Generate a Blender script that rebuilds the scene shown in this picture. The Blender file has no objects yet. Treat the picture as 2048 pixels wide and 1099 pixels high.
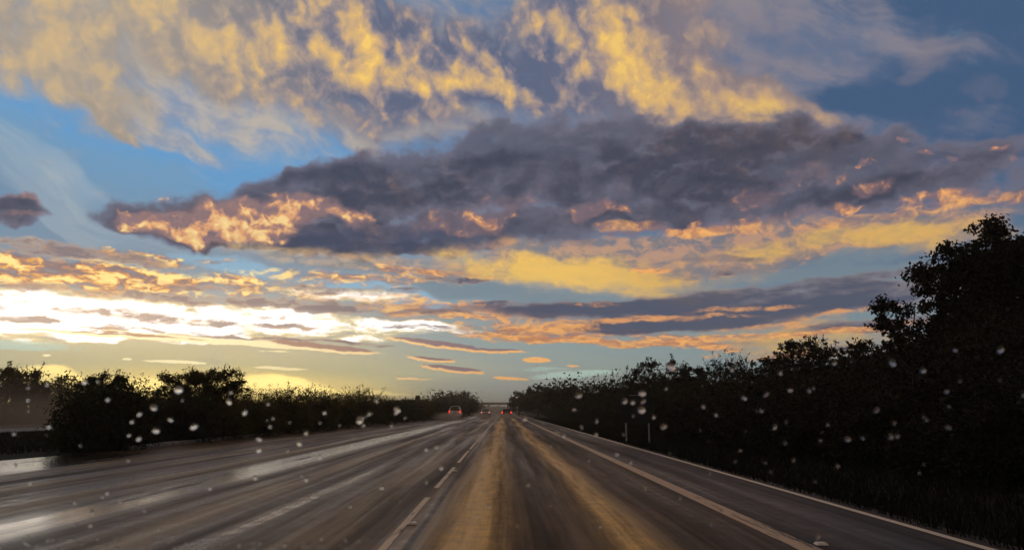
import bpy, bmesh, math, random
import numpy as np
from mathutils import Vector, Matrix, Euler

rnd = random.Random(7)
scene = bpy.context.scene

# ------------------------------------------------------------------ camera
F_PX = 1500.0                       # focal length in pixels of a 2048 wide frame
CAM_H = 1.2
PITCH = math.atan(270.5 / F_PX)     # road vanishes below the middle of the frame
YAW = math.atan(16.0 / F_PX)
cam_data = bpy.data.cameras.new("camera")
cam = bpy.data.objects.new("camera", cam_data)
scene.collection.objects.link(cam)
scene.camera = cam
cam_data.sensor_width = 36.0
cam_data.lens = F_PX / 2048.0 * 36.0
cam_data.clip_start = 0.05
cam_data.clip_end = 20000
cam.location = (0, 0, CAM_H)
cam.rotation_euler = (math.pi / 2 + PITCH, 0, -YAW)
cam_data.dof.use_dof = True
cam_data.dof.focus_distance = 45.0
cam_data.dof.aperture_fstop = cam_data.lens / 3.0     # a 3 mm wide phone aperture
cam_data.dof.aperture_blades = 0
CAM_M = cam.rotation_euler.to_matrix()


def pix_dir(px, py):
    return (CAM_M @ Vector(((px - 1024) / F_PX, -(py - 549.5) / F_PX, -1.0))).normalized()


def azel(px, py):
    d = pix_dir(px, py)
    return math.degrees(math.atan2(d.x, d.y)), math.degrees(math.asin(d.z))


# ------------------------------------------------------------------ render and colour
SUN_AZ, SUN_EL = azel(430, 790)[0], 1.4
scene.render.engine = "CYCLES"
scene.cycles.use_adaptive_sampling = True
scene.cycles.adaptive_threshold = 0.02
scene.cycles.adaptive_min_samples = 16
scene.cycles.use_denoising = True
scene.cycles.max_bounces = 5
scene.cycles.diffuse_bounces = 2
scene.cycles.glossy_bounces = 2
scene.cycles.transmission_bounces = 4
scene.cycles.transparent_max_bounces = 12
scene.cycles.volume_bounces = 0
scene.cycles.sample_clamp_indirect = 4.0
scene.view_settings.view_transform = "Standard"
scene.view_settings.look = "None"
scene.view_settings.gamma = 1.0
scene.view_settings.exposure = 0.0
scene.view_settings.use_curve_mapping = False


# ------------------------------------------------------------------ small node language
class NT:
    def __init__(self, tree):
        self.t = tree

    def new(self, kind, **props):
        n = self.t.nodes.new(kind)
        for k, v in props.items():
            setattr(n, k, v)
        return n

    def put(self, sock, v):
        if v is None:
            return
        if hasattr(v, "is_output"):
            self.t.links.new(v, sock)
        else:
            sock.default_value = v

    def m(self, op, a, b=None, c=None, clamp=False):
        n = self.new("ShaderNodeMath", operation=op, use_clamp=clamp)
        self.put(n.inputs[0], a)
        self.put(n.inputs[1], b)
        self.put(n.inputs[2], c)
        return n.outputs[0]

    def v(self, op, a, b=None, scale=None):
        n = self.new("ShaderNodeVectorMath", operation=op)
        self.put(n.inputs[0], a)
        if b is not None:
            self.put(n.inputs[1], b)
        if scale is not None:
            self.put(n.inputs[3], scale)
        return n.outputs[1] if op in ("LENGTH", "DOT_PRODUCT", "DISTANCE") else n.outputs[0]

    def add(self, *a):
        r = a[0]
        for x in a[1:]:
            r = self.m("ADD", r, x)
        return r

    def mul(self, a, b):
        return self.m("MULTIPLY", a, b)

    def xyz(self, x, y, z):
        n = self.new("ShaderNodeCombineXYZ")
        for i, v in enumerate((x, y, z)):
            self.put(n.inputs[i], v)
        return n.outputs[0]

    def sep(self, v):
        n = self.new("ShaderNodeSeparateXYZ")
        self.put(n.inputs[0], v)
        return n.outputs

    def noise(self, vec, scale, detail=4, rough=0.55, dist=0.0, dims="3D", col=False, kind="FBM", lac=2.0):
        n = self.new("ShaderNodeTexNoise", noise_dimensions=dims, noise_type=kind)
        self.put(n.inputs["Vector"], vec)
        self.put(n.inputs["Scale"], scale)
        self.put(n.inputs["Detail"], detail)
        self.put(n.inputs["Roughness"], rough)
        self.put(n.inputs["Lacunarity"], lac)
        self.put(n.inputs["Distortion"], dist)
        return n.outputs["Color"] if col else n.outputs["Fac"]

    def ramp(self, v, a, b, lo=0.0, hi=1.0, smooth=True):
        n = self.new("ShaderNodeMapRange", interpolation_type="SMOOTHSTEP" if smooth else "LINEAR")
        n.clamp = True
        for i, x in enumerate((v, a, b, lo, hi)):
            self.put(n.inputs[i], x)
        return n.outputs[0]

    def mix(self, f, a, b):
        n = self.new("ShaderNodeMix", data_type="RGBA", blend_type="MIX")
        self.put(n.inputs[0], f)
        self.put(n.inputs[6], a)
        self.put(n.inputs[7], b)
        return n.outputs[2]

    def colramp(self, v, stops):
        n = self.new("ShaderNodeValToRGB")
        self.put(n.inputs[0], v)
        e = n.color_ramp.elements
        while len(e) < len(stops):
            e.new(0.5)
        for i, (p, c) in enumerate(stops):
            e[i].position = p
            e[i].color = c
        return n.outputs[0]

    def mapping(self, vec, loc=(0, 0, 0), rot=0.0, scale=(1, 1, 1), kind="TEXTURE"):
        n = self.new("ShaderNodeMapping", vector_type=kind)
        self.put(n.inputs[0], vec)
        n.inputs[1].default_value = loc
        n.inputs[2].default_value = (0, 0, rot)
        n.inputs[3].default_value = scale
        return n.outputs[0]


def lin(r, g, b, k=1.0):
    f = lambda c: (c / 255 / 12.92) if c <= 10 else ((c / 255 + 0.055) / 1.055) ** 2.4
    return (f(r) * k, f(g) * k, f(b) * k, 1.0)


# ------------------------------------------------------------------ sky: a Nishita sky under layers of sunset cloud
SKY_K = 0.1
world = bpy.data.worlds.new("World")
scene.world = world
world.use_nodes = True
wt = world.node_tree
wt.nodes.clear()
N = NT(wt)


def sc(r, g, b, k=1.0):                       # a display colour of cloud, as the Background (strength 0.1) wants it
    return lin(r, g, b, k / SKY_K)


sky = N.new("ShaderNodeTexSky", sky_type="NISHITA")
sky.sun_disc = False
sky.sun_elevation = math.radians(SUN_EL)
sky.sun_rotation = math.radians(SUN_AZ)
sky.altitude = 50
sky.air_density = 1.0
sky.dust_density = 1.5
sky.ozone_density = 2.0
tc = N.new("ShaderNodeTexCoord")
D = tc.outputs["Generated"]
dx, dy, dz = N.sep(D)
AZ = N.mul(N.m("ARCTAN2", dx, dy), 57.29578)
EL = N.mul(N.m("ARCSINE", dz), 57.29578)
zz = N.m("ADD", N.m("MAXIMUM", dz, 0.0), 0.045)
PL = (N.m("DIVIDE", dx, zz), N.m("DIVIDE", dy, zz))      # flat plane overhead, for the added unseen cloud
P0 = (AZ, EL)


def affine(p, ax, ay, c):
    r = c
    if abs(ay) > 1e-9:
        r = N.m("MULTIPLY_ADD", p[1], ay, r)
    if abs(ax) > 1e-9:
        r = N.m("MULTIPLY_ADD", p[0], ax, r)
    return r


def frame(p, off=(0, 0), rot=0.0, size=(1, 1)):
    """Coordinates turned by rot degrees anticlockwise and measured in units of size."""
    c, s = math.cos(math.radians(rot)), math.sin(math.radians(rot))
    return (affine(p, c / size[0], s / size[0], off[0]), affine(p, -s / size[1], c / size[1], off[1]))


def wnoise(p, scale, detail=4, rough=0.55, z=0.0, **k):
    return N.noise(N.xyz(p[0], p[1], z), scale, detail, rough, **k)


def warp(p, scale, amp, detail=3, rough=0.5):
    w = N.new("ShaderNodeSeparateColor")
    N.put(w.inputs[0], wnoise(p, scale, detail, rough, col=True))
    return (N.m("MULTIPLY_ADD", N.m("SUBTRACT", w.outputs[0], 0.5), amp[0], p[0]),
            N.m("MULTIPLY_ADD", N.m("SUBTRACT", w.outputs[1], 0.5), amp[1], p[1]))


W1 = warp(P0, 0.11, (9.0, 5.0), 3)                # slow bends, for the big masses
W2 = warp(warp(P0, 0.05, (8.0, 1.6), 2), 0.5, (2.0, 0.45), 4)   # for the flat streaks low down


def blob(p, px, py, rx, ry, ang=0.0, w=1.0, soft=0.0):
    """A soft ellipse in the sky, given by where the photograph shows it; ang is degrees anticlockwise."""
    a, e = azel(px, py)
    a2, _ = azel(px + 10, py)
    _, e2 = azel(px, py - 10)
    rx, ry = rx * (a2 - a) / 10, ry * (e2 - e) / 10
    c, s = math.cos(math.radians(ang)), math.sin(math.radians(ang))
    u = affine(p, c / rx, s / rx, -(a * c + e * s) / rx)
    v = affine(p, -s / ry, c / ry, (a * s - e * c) / ry)
    return N.ramp(N.m("MULTIPLY_ADD", u, u, N.mul(v, v)), 1.0, soft, 0.0, w)


def total(vec, items):
    r = None
    for it in items:
        b = blob(vec, *it)
        r = b if r is None else N.m("ADD", r, b)
    return r


def peak(vec, items):
    r = None
    for it in items:
        b = blob(vec, *it)
        r = b if r is None else N.m("MAXIMUM", r, b)
    return r

# clear air: blue high on the left, deep slate blue on the right, teal grey low down
clear = N.colramp(N.m("DIVIDE", EL, 60.0, clamp=True), [
    (0.00, sc(172, 174, 160)), (0.04, sc(164, 178, 170)), (0.10, sc(146, 170, 176)), (0.19, sc(120, 152, 178)),
    (0.33, sc(104, 148, 192)), (0.60, sc(80, 122, 170)), (1.0, sc(55, 85, 130))])
col = N.mix(0.85, sky.outputs[0], clear)
behind = N.ramp(dy, 0.55, -0.3)
hot = N.ramp(AZ, 2.0, -22.0)
dark_r = N.m("MULTIPLY", N.ramp(AZ, -8.0, 26.0), N.ramp(EL, 4.0, 18.0))
col = N.mix(N.mul(N.ramp(AZ, -6.0, 30.0), 0.5), col, sc(104, 126, 142))
col = N.mix(N.mul(dark_r, 0.97), col, sc(66, 92, 126))
col = N.mix(N.mul(behind, 0.92), col, sc(66, 68, 76))  # unseen back sky, its colour warmed for the ambient light

# ---- noises shared by the layers
fine = N.m("SUBTRACT", wnoise(P0, 0.5, 7, 0.6), 0.5)
big = N.m("SUBTRACT", wnoise(P0, 0.11, 5, 0.55, z=3.7), 0.5)
LV = (N.mul(W2[0], 0.24), N.mul(N.m("LOGARITHM", N.m("MAXIMUM", N.m("ADD", W2[1], 2.2), 0.3), math.e), 9.0))
LV2 = (N.add(LV[0], 0.02), N.m("SUBTRACT", LV[1], 0.20))
band = N.m("SUBTRACT", wnoise(LV, 1.0, 6, 0.58), 0.5)
band_lo = N.m("SUBTRACT", wnoise(LV2, 1.0, 5, 0.58), 0.5)
under = N.m("SUBTRACT", band, band_lo)                       # positive on the underside of a streak
band2 = N.m("SUBTRACT", wnoise(LV, 1.3, 6, 0.58, z=9.3), 0.5)
tex = N.m("SUBTRACT", wnoise((N.mul(LV[0], 3.2), N.mul(LV[1], 2.0)), 1.3, 7, 0.62, z=4.4, dist=0.4), 0.5)   # lumps inside a streak


def gate(region, lo=0.0, hi=0.35):
    return N.ramp(region, lo, hi)

fib = N.m("SUBTRACT", wnoise(frame(W1, (11, 5), -24, (11.0, 2.4)), 1.0, 7, 0.58), 0.5)

# open blue
glow = blob(P0, 380, 810, 860, 190, 0, 1.0)
col = N.mix(N.mul(glow, 0.85), col, sc(208, 198, 146))
col = N.mix(N.mul(blob(P0, 1010, 800, 330, 70, 0), 0.6), col, sc(142, 150, 154))
blue = total(W1, [(330, 270, 620, 170, -10, 1.1), (620, 290, 260, 60, -10, .5)])
col = N.mix(N.mul(N.ramp(N.add(blue, N.mul(big, 1.2)), 0.1, 1.1), 0.85), col, sc(104, 160, 208))
col = N.mix(N.mul(N.ramp(N.add(blob(W1, 180, 330, 460, 90, -8), N.mul(fine, 1.0), N.mul(big, 2.0)), 0.2, 1.2), 0.6), col, sc(122, 156, 182))

# ---- high veil, thin, drawn out in fibres
veil = total(W1, [(250, 60, 760, 230, -12, 1.3), (950, 130, 800, 200, -4, 1.1), (1150, 220, 560, 90, 0, 0.9), (650, 190, 380, 80, -18, 0.6),
                  (100, 345, 300, 60, -26, 0.3), (1500, 60, 420, 170, -14, 1.1), (1330, 250, 400, 70, -8, .9), (1750, 120, 330, 120, -10, .3), (1700, 290, 400, 50, 0, .6), (300, 250, 330, 30, -16, .7)])
vf = N.add(veil, N.mul(fib, 2.2), N.mul(fine, 0.5))
va = N.ramp(vf, 0.10, 1.15)
vl = N.ramp(N.add(fib, N.mul(fine, 0.5)), -0.14, 0.16)
vc = N.mix(N.ramp(AZ, -26.0, 16.0), N.mix(vl, sc(140, 152, 174), sc(200, 186, 168)), N.mix(vl, sc(104, 116, 142), sc(136, 132, 144)))
vc = N.mix(N.mul(blob(P0, 0, 400, 330, 140, -10), 0.8), vc, sc(206, 208, 200))
col = N.mix(N.mul(va, 0.92), col, vc)

cir_r = total(W1, [(40, 330, 330, 90, -26, .9), (170, 400, 330, 80, -28, .9), (400, 380, 200, 40, -20, .4)])
cf = N.m("SUBTRACT", wnoise(frame(W1, (2, 9), -27, (13.0, 1.3)), 1.0, 6, 0.6), 0.5)
col = N.mix(N.mul(N.mul(N.ramp(N.add(cir_r, N.mul(cf, 4.5)), 0.15, 1.6), gate(cir_r, 0, 1.0)), 0.28), col, sc(192, 200, 202))

# ---- golden cloud with hanging puffs across the top
PV = warp(P0, 0.35, (2.6, 2.6), 4)
vo = N.new("ShaderNodeTexVoronoi", feature="SMOOTH_F1", voronoi_dimensions="2D")
N.put(vo.inputs["Vector"], N.xyz(PV[0], PV[1], 0.0))
vo.inputs["Scale"].default_value = 0.6
vo.inputs["Detail"].default_value = 1.5
vo.inputs["Roughness"].default_value = 0.5
vo.inputs["Smoothness"].default_value = 0.8
puff = N.m("SUBTRACT", 0.5, vo.outputs["Distance"])
g1 = N.m("SUBTRACT", wnoise(frame(PV, (40, 3), -60, (3.4, 2.2)), 1.0, 6, 0.6), 0.5)
gold_r = total(W1, [(480, 30, 720, 210, -12, 1.25), (60, 90, 420, 150, -20, 0.8), (940, 120, 420, 130, -6, 0.95), (1250, 70, 330, 220, -40, 0.95),
                    (1450, 215, 290, 90, -30, 1.2), (1590, 272, 170, 52, -28, 1.3), (1540, 240, 140, 50, -30, .6), (1000, 190, 200, 40, 0, 0.3), (600, 70, 130, 70, -30, 0.5), (880, 150, 110, 50, 0, .5),
                    (1290, 110, 130, 110, -50, .5), (1240, 20, 260, 60, 0, .3), (200, 210, 170, 18, -32, .5)])
gfield = N.add(gold_r, N.mul(g1, 2.2), N.mul(puff, 0.45), N.mul(fine, 0.7))
ga = N.mul(N.ramp(gfield, -0.25, 0.9), gate(gold_r, 0.0, 0.6))
shine = total(W1, [(430, 55, 90, 60, -20, .5), (545, 70, 90, 60, -30, .7), (660, 95, 50, 60, 0, .5), (890, 150, 60, 60, 0, .6), (1240, 40, 110, 80, -40, .6), (1260, 150, 80, 80, 0, .6),
                   (960, 10, 120, 30, 0, .4), (1480, 200, 120, 50, -30, .5), (1330, 200, 120, 50, -30, .4), (1600, 285, 60, 30, -30, .6), (760, 60, 60, 60, 0, .3), (1010, 180, 60, 30, 0, .3), (250, 30, 200, 60, 0, .2)])
dull = total(W1, [(610, 50, 40, 40, 0, .5), (720, 110, 60, 40, -30, .6), (960, 80, 120, 60, -30, .5), (1080, 130, 130, 60, -10, .6), (830, 70, 60, 60, 0, .3), (1400, 40, 120, 60, -30, .5), (1200, 215, 160, 24, 0, .5), (800, 190, 90, 30, 0, .5)])
g2 = N.m("SUBTRACT", wnoise(frame(W1, (8, 3), -30, (9.0, 4.2)), 1.0, 3, 0.5), 0.5)
lit = N.add(N.mul(gold_r, 0.20), N.mul(g1, 1.7), N.mul(g2, 1.3), N.mul(puff, 0.6), N.mul(fine, 1.0), N.mul(shine, 0.36), N.mul(dull, -0.34), 0.13)
gcol = N.colramp(lit, [(0.02, sc(94, 104, 130)), (0.20, sc(124, 122, 138)), (0.40, sc(164, 146, 140)), (0.58, sc(200, 168, 130)),
                       (0.78, sc(226, 184, 122)), (0.94, sc(242, 198, 112)), (1.0, sc(252, 208, 112))])
gcol = N.mix(N.mul(N.ramp(AZ, -10.0, -32.0), 0.6), gcol, sc(200, 180, 146))
gcol = N.mix(N.mul(N.ramp(AZ, 2.0, 20.0), 0.42), gcol, sc(186, 150, 118))
col = N.mix(N.mul(ga, 0.96), col, gcol)

# ---- faint tufts in the dark blue at the right
TW = warp(P0, 0.35, (3.6, 2.6), 5, 0.6)
tuft = total(TW, [(1860, 105, 80, 52, 0, 1), (1505, 130, 60, 28, 0, 1), (1590, 128, 50, 26, 0, .8), (1815, 158, 45, 26, 0, .8),
                  (1540, 45, 80, 40, 0, .8), (1970, 170, 70, 34, 0, .6), (1730, 120, 80, 24, 0, .5), (1400, 60, 160, 70, 0, .6)])
col = N.mix(N.mul(N.ramp(N.add(tuft, fine), 0.05, 1.3), 0.42), col, sc(140, 130, 138))

# ---- the great dark cloud across the middle
DK = warp(P0, 0.22, (6.5, 4.0), 4, 0.55)
dark_b = [(1150, 345, 640, 120, 3, 1.25), (650, 385, 400, 70, 10, 1.0), (1480, 320, 360, 110, -6, 0.95), (1850, 355, 420, 80, -2, 0.85),
          (440, 440, 270, 60, 4, 1.4), (660, 430, 160, 50, 0, .7), (620, 482, 420, 24, -1, 1.4), (480, 484, 160, 14, -2, .8), (880, 465, 300, 50, 4, 1.0), (1450, 425, 520, 52, 2, 1.0),
          (20, 418, 110, 36, -4, 1.3), (270, 440, 70, 28, 20, 0.9), (1080, 262, 300, 50, 0, 0.6), (640, 330, 120, 30, 20, .5), (1700, 300, 160, 40, 0, .5)]
dark_r = total(DK, dark_b)
DN = warp(P0, 0.6, (1.2, 0.9), 3)
d1 = N.m("SUBTRACT", wnoise(frame(DN, (5, 9), 6, (3.4, 2.1)), 1.0, 6, 0.54), 0.5)
d2 = N.m("SUBTRACT", wnoise(frame(DN, (5.08, 9.20), 6, (3.4, 2.1)), 1.0, 5, 0.54), 0.5)
dfield = N.add(dark_r, N.mul(d1, 2.6), N.mul(fine, 0.9))
da = N.mul(N.ramp(dfield, 0.0, 0.85), gate(dark_r, 0.0, 0.3))
relief = N.m("SUBTRACT", d1, d2)
slate = total(DK, [(1000, 270, 420, 60, 0, .8), (1700, 330, 240, 60, 0, .7), (1600, 390, 160, 40, 10, .5), (820, 330, 120, 40, 0, .5), (1850, 400, 160, 30, 0, .5)])
thick = N.ramp(dfield, 0.2, 1.5)
dcol = N.mix(thick, sc(122, 120, 138), sc(70, 72, 88))
dcol = N.mix(N.mul(N.ramp(relief, 0.0, 0.16), 0.6), dcol, sc(106, 102, 118))
dcol = N.mix(N.mul(N.ramp(relief, 0.0, -0.16), 0.5), dcol, sc(54, 58, 76))
dcol = N.mix(N.mul(N.ramp(N.add(big, N.mul(d1, .5)), 0.0, 0.16), 0.4), dcol, sc(112, 110, 126))
dcol = N.mix(N.mul(N.ramp(N.add(slate, N.mul(d1, 1.5), N.mul(big, 1.0)), 0.0, 1.1), 0.75), dcol, sc(100, 104, 122))
dcol = N.mix(N.mul(blob(P0, 780, 480, 420, 34, 2), 0.6), dcol, sc(66, 74, 98))
lowlit = total(DK, [(500, 428, 240, 54, 6, 1.7), (430, 462, 210, 26, 0, 1.3), (700, 430, 70, 26, 0, 0.8), (950, 430, 150, 36, 10, 0.75), (1190, 416, 60, 22, 0, 1.05),
                    (1290, 470, 200, 24, 4, 0.95), (1430, 466, 190, 34, 0, 1.05), (1520, 400, 70, 34, 0, 0.7), (1870, 412, 210, 24, 4, 1.15),
                    (290, 436, 80, 26, 20, 1.0), (60, 402, 70, 12, -6, 0.9), (50, 430, 60, 8, 0, .8), (1620, 440, 180, 30, 0, 0.7), (300, 384, 20, 12, 0, 1.0), (345, 415, 26, 12, 20, 1.0),
                    (1735, 380, 70, 22, 0, .8), (1840, 320, 24, 10, 0, 1.2), (1795, 303, 16, 7, 0, 1.3), (2025, 326, 24, 10, 0, 1.1), (1995, 303, 18, 10, 0, .9), (1710, 328, 16, 10, 0, 1.0),
                    (1890, 325, 14, 6, 10, 1.0), (1600, 365, 80, 30, 0, .5)])
lump = N.m("SUBTRACT", wnoise(DN, 0.75, 5, 0.6, z=6.1, dist=0.5), 0.5)
dcol = N.mix(N.mul(N.ramp(N.add(lowlit, N.mul(lump, 1.6)), -0.05, 1.3), 0.7), dcol, N.mix(hot, sc(146, 118, 122), sc(170, 134, 128)))
ll = N.mul(N.ramp(N.add(N.mul(lowlit, 0.8), N.mul(d1, 2.6), N.mul(relief, 2.0), N.mul(lump, 3.6)), 0.3, 2.1), gate(lowlit, 0.0, 0.3))
lv = N.add(N.mul(ll, 0.45), N.mul(lump, 2.0), N.mul(relief, 1.6), N.mul(fine, 1.1), 0.12)
litc = N.mix(hot, N.colramp(lv, [(0.0, sc(112, 96, 110)), (0.25, sc(150, 116, 114)), (0.5, sc(200, 140, 104)), (0.85, sc(244, 178, 110))]),
             N.colramp(lv, [(0.0, sc(120, 104, 116)), (0.25, sc(172, 132, 122)), (0.5, sc(230, 166, 116)), (0.85, sc(255, 220, 150))]))
dcol = N.mix(N.m("MINIMUM", N.mul(ll, 1.5), 1.0), dcol, litc)
col = N.mix(N.mul(da, 0.96), col, dcol)

# ---- soft tan and yellow veils under the dark cloud
SV = warp(warp(P0, 0.14, (5.0, 1.8), 3, 0.6), 0.55, (3.0, 0.8), 4, 0.6)
tan = total(SV, [(1450, 500, 640, 60, 2, 1.3), (1150, 500, 360, 34, 0, .9), (1350, 560, 360, 30, 0, .5), (760, 530, 420, 28, -3, .9), (1700, 470, 400, 40, 5, .8), (1900, 560, 300, 50, 0, .5)])
col = N.mix(N.mul(N.ramp(N.add(tan, N.mul(band, 1.6), N.mul(fine, .5)), 0.1, 1.1), 0.75), col, N.mix(hot, N.mix(N.ramp(N.add(band2, N.mul(tex, 1.2)), -.16, .16), sc(132, 124, 126), sc(206, 156, 120)), N.mix(N.ramp(tex, -.14, .14), sc(150, 140, 132), sc(224, 190, 142))))
yel = total(SV, [(1200, 552, 440, 90, -8, .55), (1740, 480, 380, 80, 2, .4), (1620, 670, 300, 60, 0, .3), (960, 532, 320, 40, -3, 0.58), (1080, 540, 300, 44, -5, 0.66), (1200, 560, 230, 39, -14, 0.74), (1330, 575, 190, 36, -8, 0.58), (1400, 560, 260, 69, 4, 0.37),
                 (1640, 484, 330, 33, 4, 0.83), (1850, 470, 260, 51, -4, 0.91), (1530, 655, 230, 39, 6, 0.66),
                 (1650, 690, 230, 36, 0, 0.83), (1900, 610, 140, 45, 0, 0.41), (1600, 672, 300, 45, 4, 0.41)])
yb = N.add(N.mul(yel, 0.75), N.mul(band, 2.2), N.mul(fine, 1.3), N.mul(tex, 1.3), N.mul(big, 0.6))
ya = N.mul(N.ramp(yb, -0.2, 1.7), gate(yel, 0.0, 1.0))
yc = N.mix(N.ramp(AZ, 16.0, 4.0), N.mix(N.ramp(yb, .2, 1.3), sc(190, 150, 116), sc(226, 180, 98)), N.mix(N.ramp(yb, .1, 1.7), sc(190, 160, 126), sc(250, 202, 100)))
col = N.mix(N.mul(ya, 0.84), col, yc)
gry = total(SV, [(1010, 590, 330, 34, -6, 0.9), (1700, 520, 200, 22, 6, 0.9), (1500, 565, 330, 20, 2, .8), (1350, 620, 300, 24, 0, 0.5), (1800, 550, 250, 30, 0, .8)])
col = N.mix(N.mul(N.ramp(N.add(gry, N.mul(band2, 1.4)), 0.15, 0.9), 0.7), col, sc(122, 138, 148))
aqua = total(SV, [(760, 590, 190, 26, -8, 1.0), (480, 535, 170, 22, -10, .9), (850, 612, 100, 10, 0, .6)])
col = N.mix(N.mul(N.ramp(N.add(aqua, N.mul(band2, 1.2)), 0.15, 0.9), 0.8), col, sc(150, 190, 214))

# ---- blinding white low on the left, cut by grey and orange bars
wht = total(SV, [(110, 636, 460, 52, 0, 1.5), (520, 642, 420, 36, -2, 0.85), (850, 654, 170, 11, -4, .95), (100, 600, 330, 36, 0, 0.7), (640, 590, 200, 14, 0, .7)])
wf = N.add(wht, N.mul(band, 4.0), N.mul(tex, 1.8))
col = N.mix(N.mul(N.ramp(N.add(wf, 0.4), 0.1, 0.9), N.mul(gate(N.add(wht, .1), 0.1, .4), 0.8)), col, sc(252, 226, 160))
wa = N.mul(N.ramp(wf, 0.15, 0.9), gate(wht, 0.0, .3))
col = N.mix(wa, col, sc(255, 255, 252, 1.5))
orr = total(SV, [(60, 545, 460, 46, 0, 1.25), (330, 560, 460, 30, -2, 1.0), (300, 515, 300, 14, 0, 0.9), (700, 560, 300, 22, 0, 0.9), (850, 546, 230, 9, -2, 0.9),
                 (1130, 672, 360, 17, -2, 1.2), (1000, 640, 300, 30, -4, 0.9), (860, 615, 300, 22, -4, 0.8), (1400, 690, 100, 10, -3, 1.1), (1310, 540, 70, 7, 0, 1.2), (1780, 655, 200, 12, 3, 0.8), (1560, 708, 200, 12, 0, 0.8), (1350, 640, 200, 6, 0, 1.0)])
of = N.add(N.mul(orr, 0.8), N.mul(band2, 4.0), N.mul(tex, 2.6))
oa = N.mul(N.ramp(of, 0.0, 1.25), gate(orr))
hl = N.ramp(N.add(N.mul(under, 2.4), N.mul(tex, 2.6), N.mul(band2, 0.9)), -0.34, 0.36)
oc = N.mix(hot, N.mix(hl, sc(156, 120, 112), sc(246, 174, 106)), N.colramp(hl, [(0.0, sc(140, 118, 120)), (0.35, sc(198, 140, 104)), (0.65, sc(240, 172, 92)), (1.0, sc(255, 222, 138, 1.25))]))
col = N.mix(N.mul(oa, 0.92), col, oc)
bars = total(SV, [(100, 500, 330, 20, -1, 1.0), (400, 600, 600, 13, -2, 1.1), (560, 578, 360, 12, 0, 0.9), (120, 640, 180, 8, 0, 0.75), (300, 632, 220, 14, -3, 0.9), (520, 650, 160, 6, 0, 0.8),
                  (720, 612, 300, 13, -2, 0.9), (430, 668, 500, 6, -1.5, 1.1), (1080, 615, 200, 14, 0, 0.8), (900, 660, 260, 6, -3, 0.9), (1700, 700, 90, 16, 0, .9),
                  (860, 560, 200, 8, 0, .5), (1440, 548, 150, 8, 0, .5)])
bf = N.add(N.mul(bars, 0.85), N.mul(band, 4.5), N.mul(tex, 2.2))
ba = N.mul(N.ramp(bf, 0.05, 1.1), gate(bars))
bc = N.mix(hot, N.mix(N.ramp(bf, 0.5, 1.3), sc(134, 120, 124), sc(82, 86, 106)), N.mix(N.ramp(bf, 0.4, 1.2), sc(200, 166, 140), sc(142, 126, 128)))
bc = N.mix(N.mul(N.ramp(under, 0.02, 0.14), N.ramp(bf, 0.9, 0.4)), bc, N.mix(hot, sc(226, 152, 104), sc(255, 214, 150)))
col = N.mix(N.mul(ba, 0.92), col, bc)

SB = warp(P0, 0.22, (5.0, 1.3), 5, 0.6)
rb = total(SB, [(1440, 600, 520, 24, 2, 1.3), (1230, 628, 330, 26, -2, 0.9), (1480, 632, 460, 24, 3, 1.4), (1340, 656, 330, 16, 0, 1.3), (1680, 600, 330, 16, 3, 1.0), (1150, 612, 260, 16, 0, 0.7),
                (1700, 553, 330, 13, 3, 0.9), (1800, 645, 330, 18, 2, 1.0), (1720, 566, 120, 8, 0, .4), (1430, 520, 120, 10, 0, .7), (1460, 535, 60, 8, 0, .5), (1500, 690, 90, 10, -4, .4)])
rs = total(SB, [(1330, 637, 220, 9, 0, .6), (1490, 617, 160, 9, 2, .4), (1700, 622, 200, 9, 3, .5), (1560, 650, 200, 13, 8, .8), (1180, 606, 90, 9, 0, .4)])
rf = N.add(rb, N.mul(band, 2.2), N.mul(tex, .8))
ra = N.mul(N.ramp(rf, 0.05, 1.2), gate(rb))
rc = N.mix(N.ramp(rf, 0.3, 1.5), sc(138, 124, 128), sc(80, 86, 106))
rc = N.mix(N.mul(N.ramp(N.add(rs, N.mul(tex, 2.2), N.mul(band, 1.6)), 0.0, 1.0), gate(rs)), rc, sc(226, 160, 106))
col = N.mix(N.mul(ra, 0.94), col, rc)
rl = total(SB, [(1180, 683, 330, 10, -3, 1.2), (1400, 680, 260, 8, 3, .9), (1650, 664, 260, 7, 5, .8), (1100, 650, 120, 16, 0, .7), (1060, 660, 200, 12, 0, .6), (1260, 452, 90, 16, 0, .7), (1420, 462, 150, 16, 0, .8), (1700, 440, 200, 12, 6, .6), (1880, 415, 180, 14, 4, .7)])
col = N.mix(N.mul(N.mul(N.ramp(N.add(rl, N.mul(band, 1.6), N.mul(tex, 1.4)), 0.0, 1.1), gate(rl)), 0.9), col, N.mix(N.ramp(tex, -.12, .12), sc(196, 134, 100), sc(246, 180, 108)))

thin = N.mul(N.ramp(N.add(N.mul(band2, 3.2), N.mul(tex, 3.0)), 0.02, 0.75), gate(wht, 0.1, 0.6))
col = N.mix(N.mul(thin, 0.75), col, N.mix(N.ramp(band, -.1, .1), sc(158, 160, 170), sc(214, 176, 140)))

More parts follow.
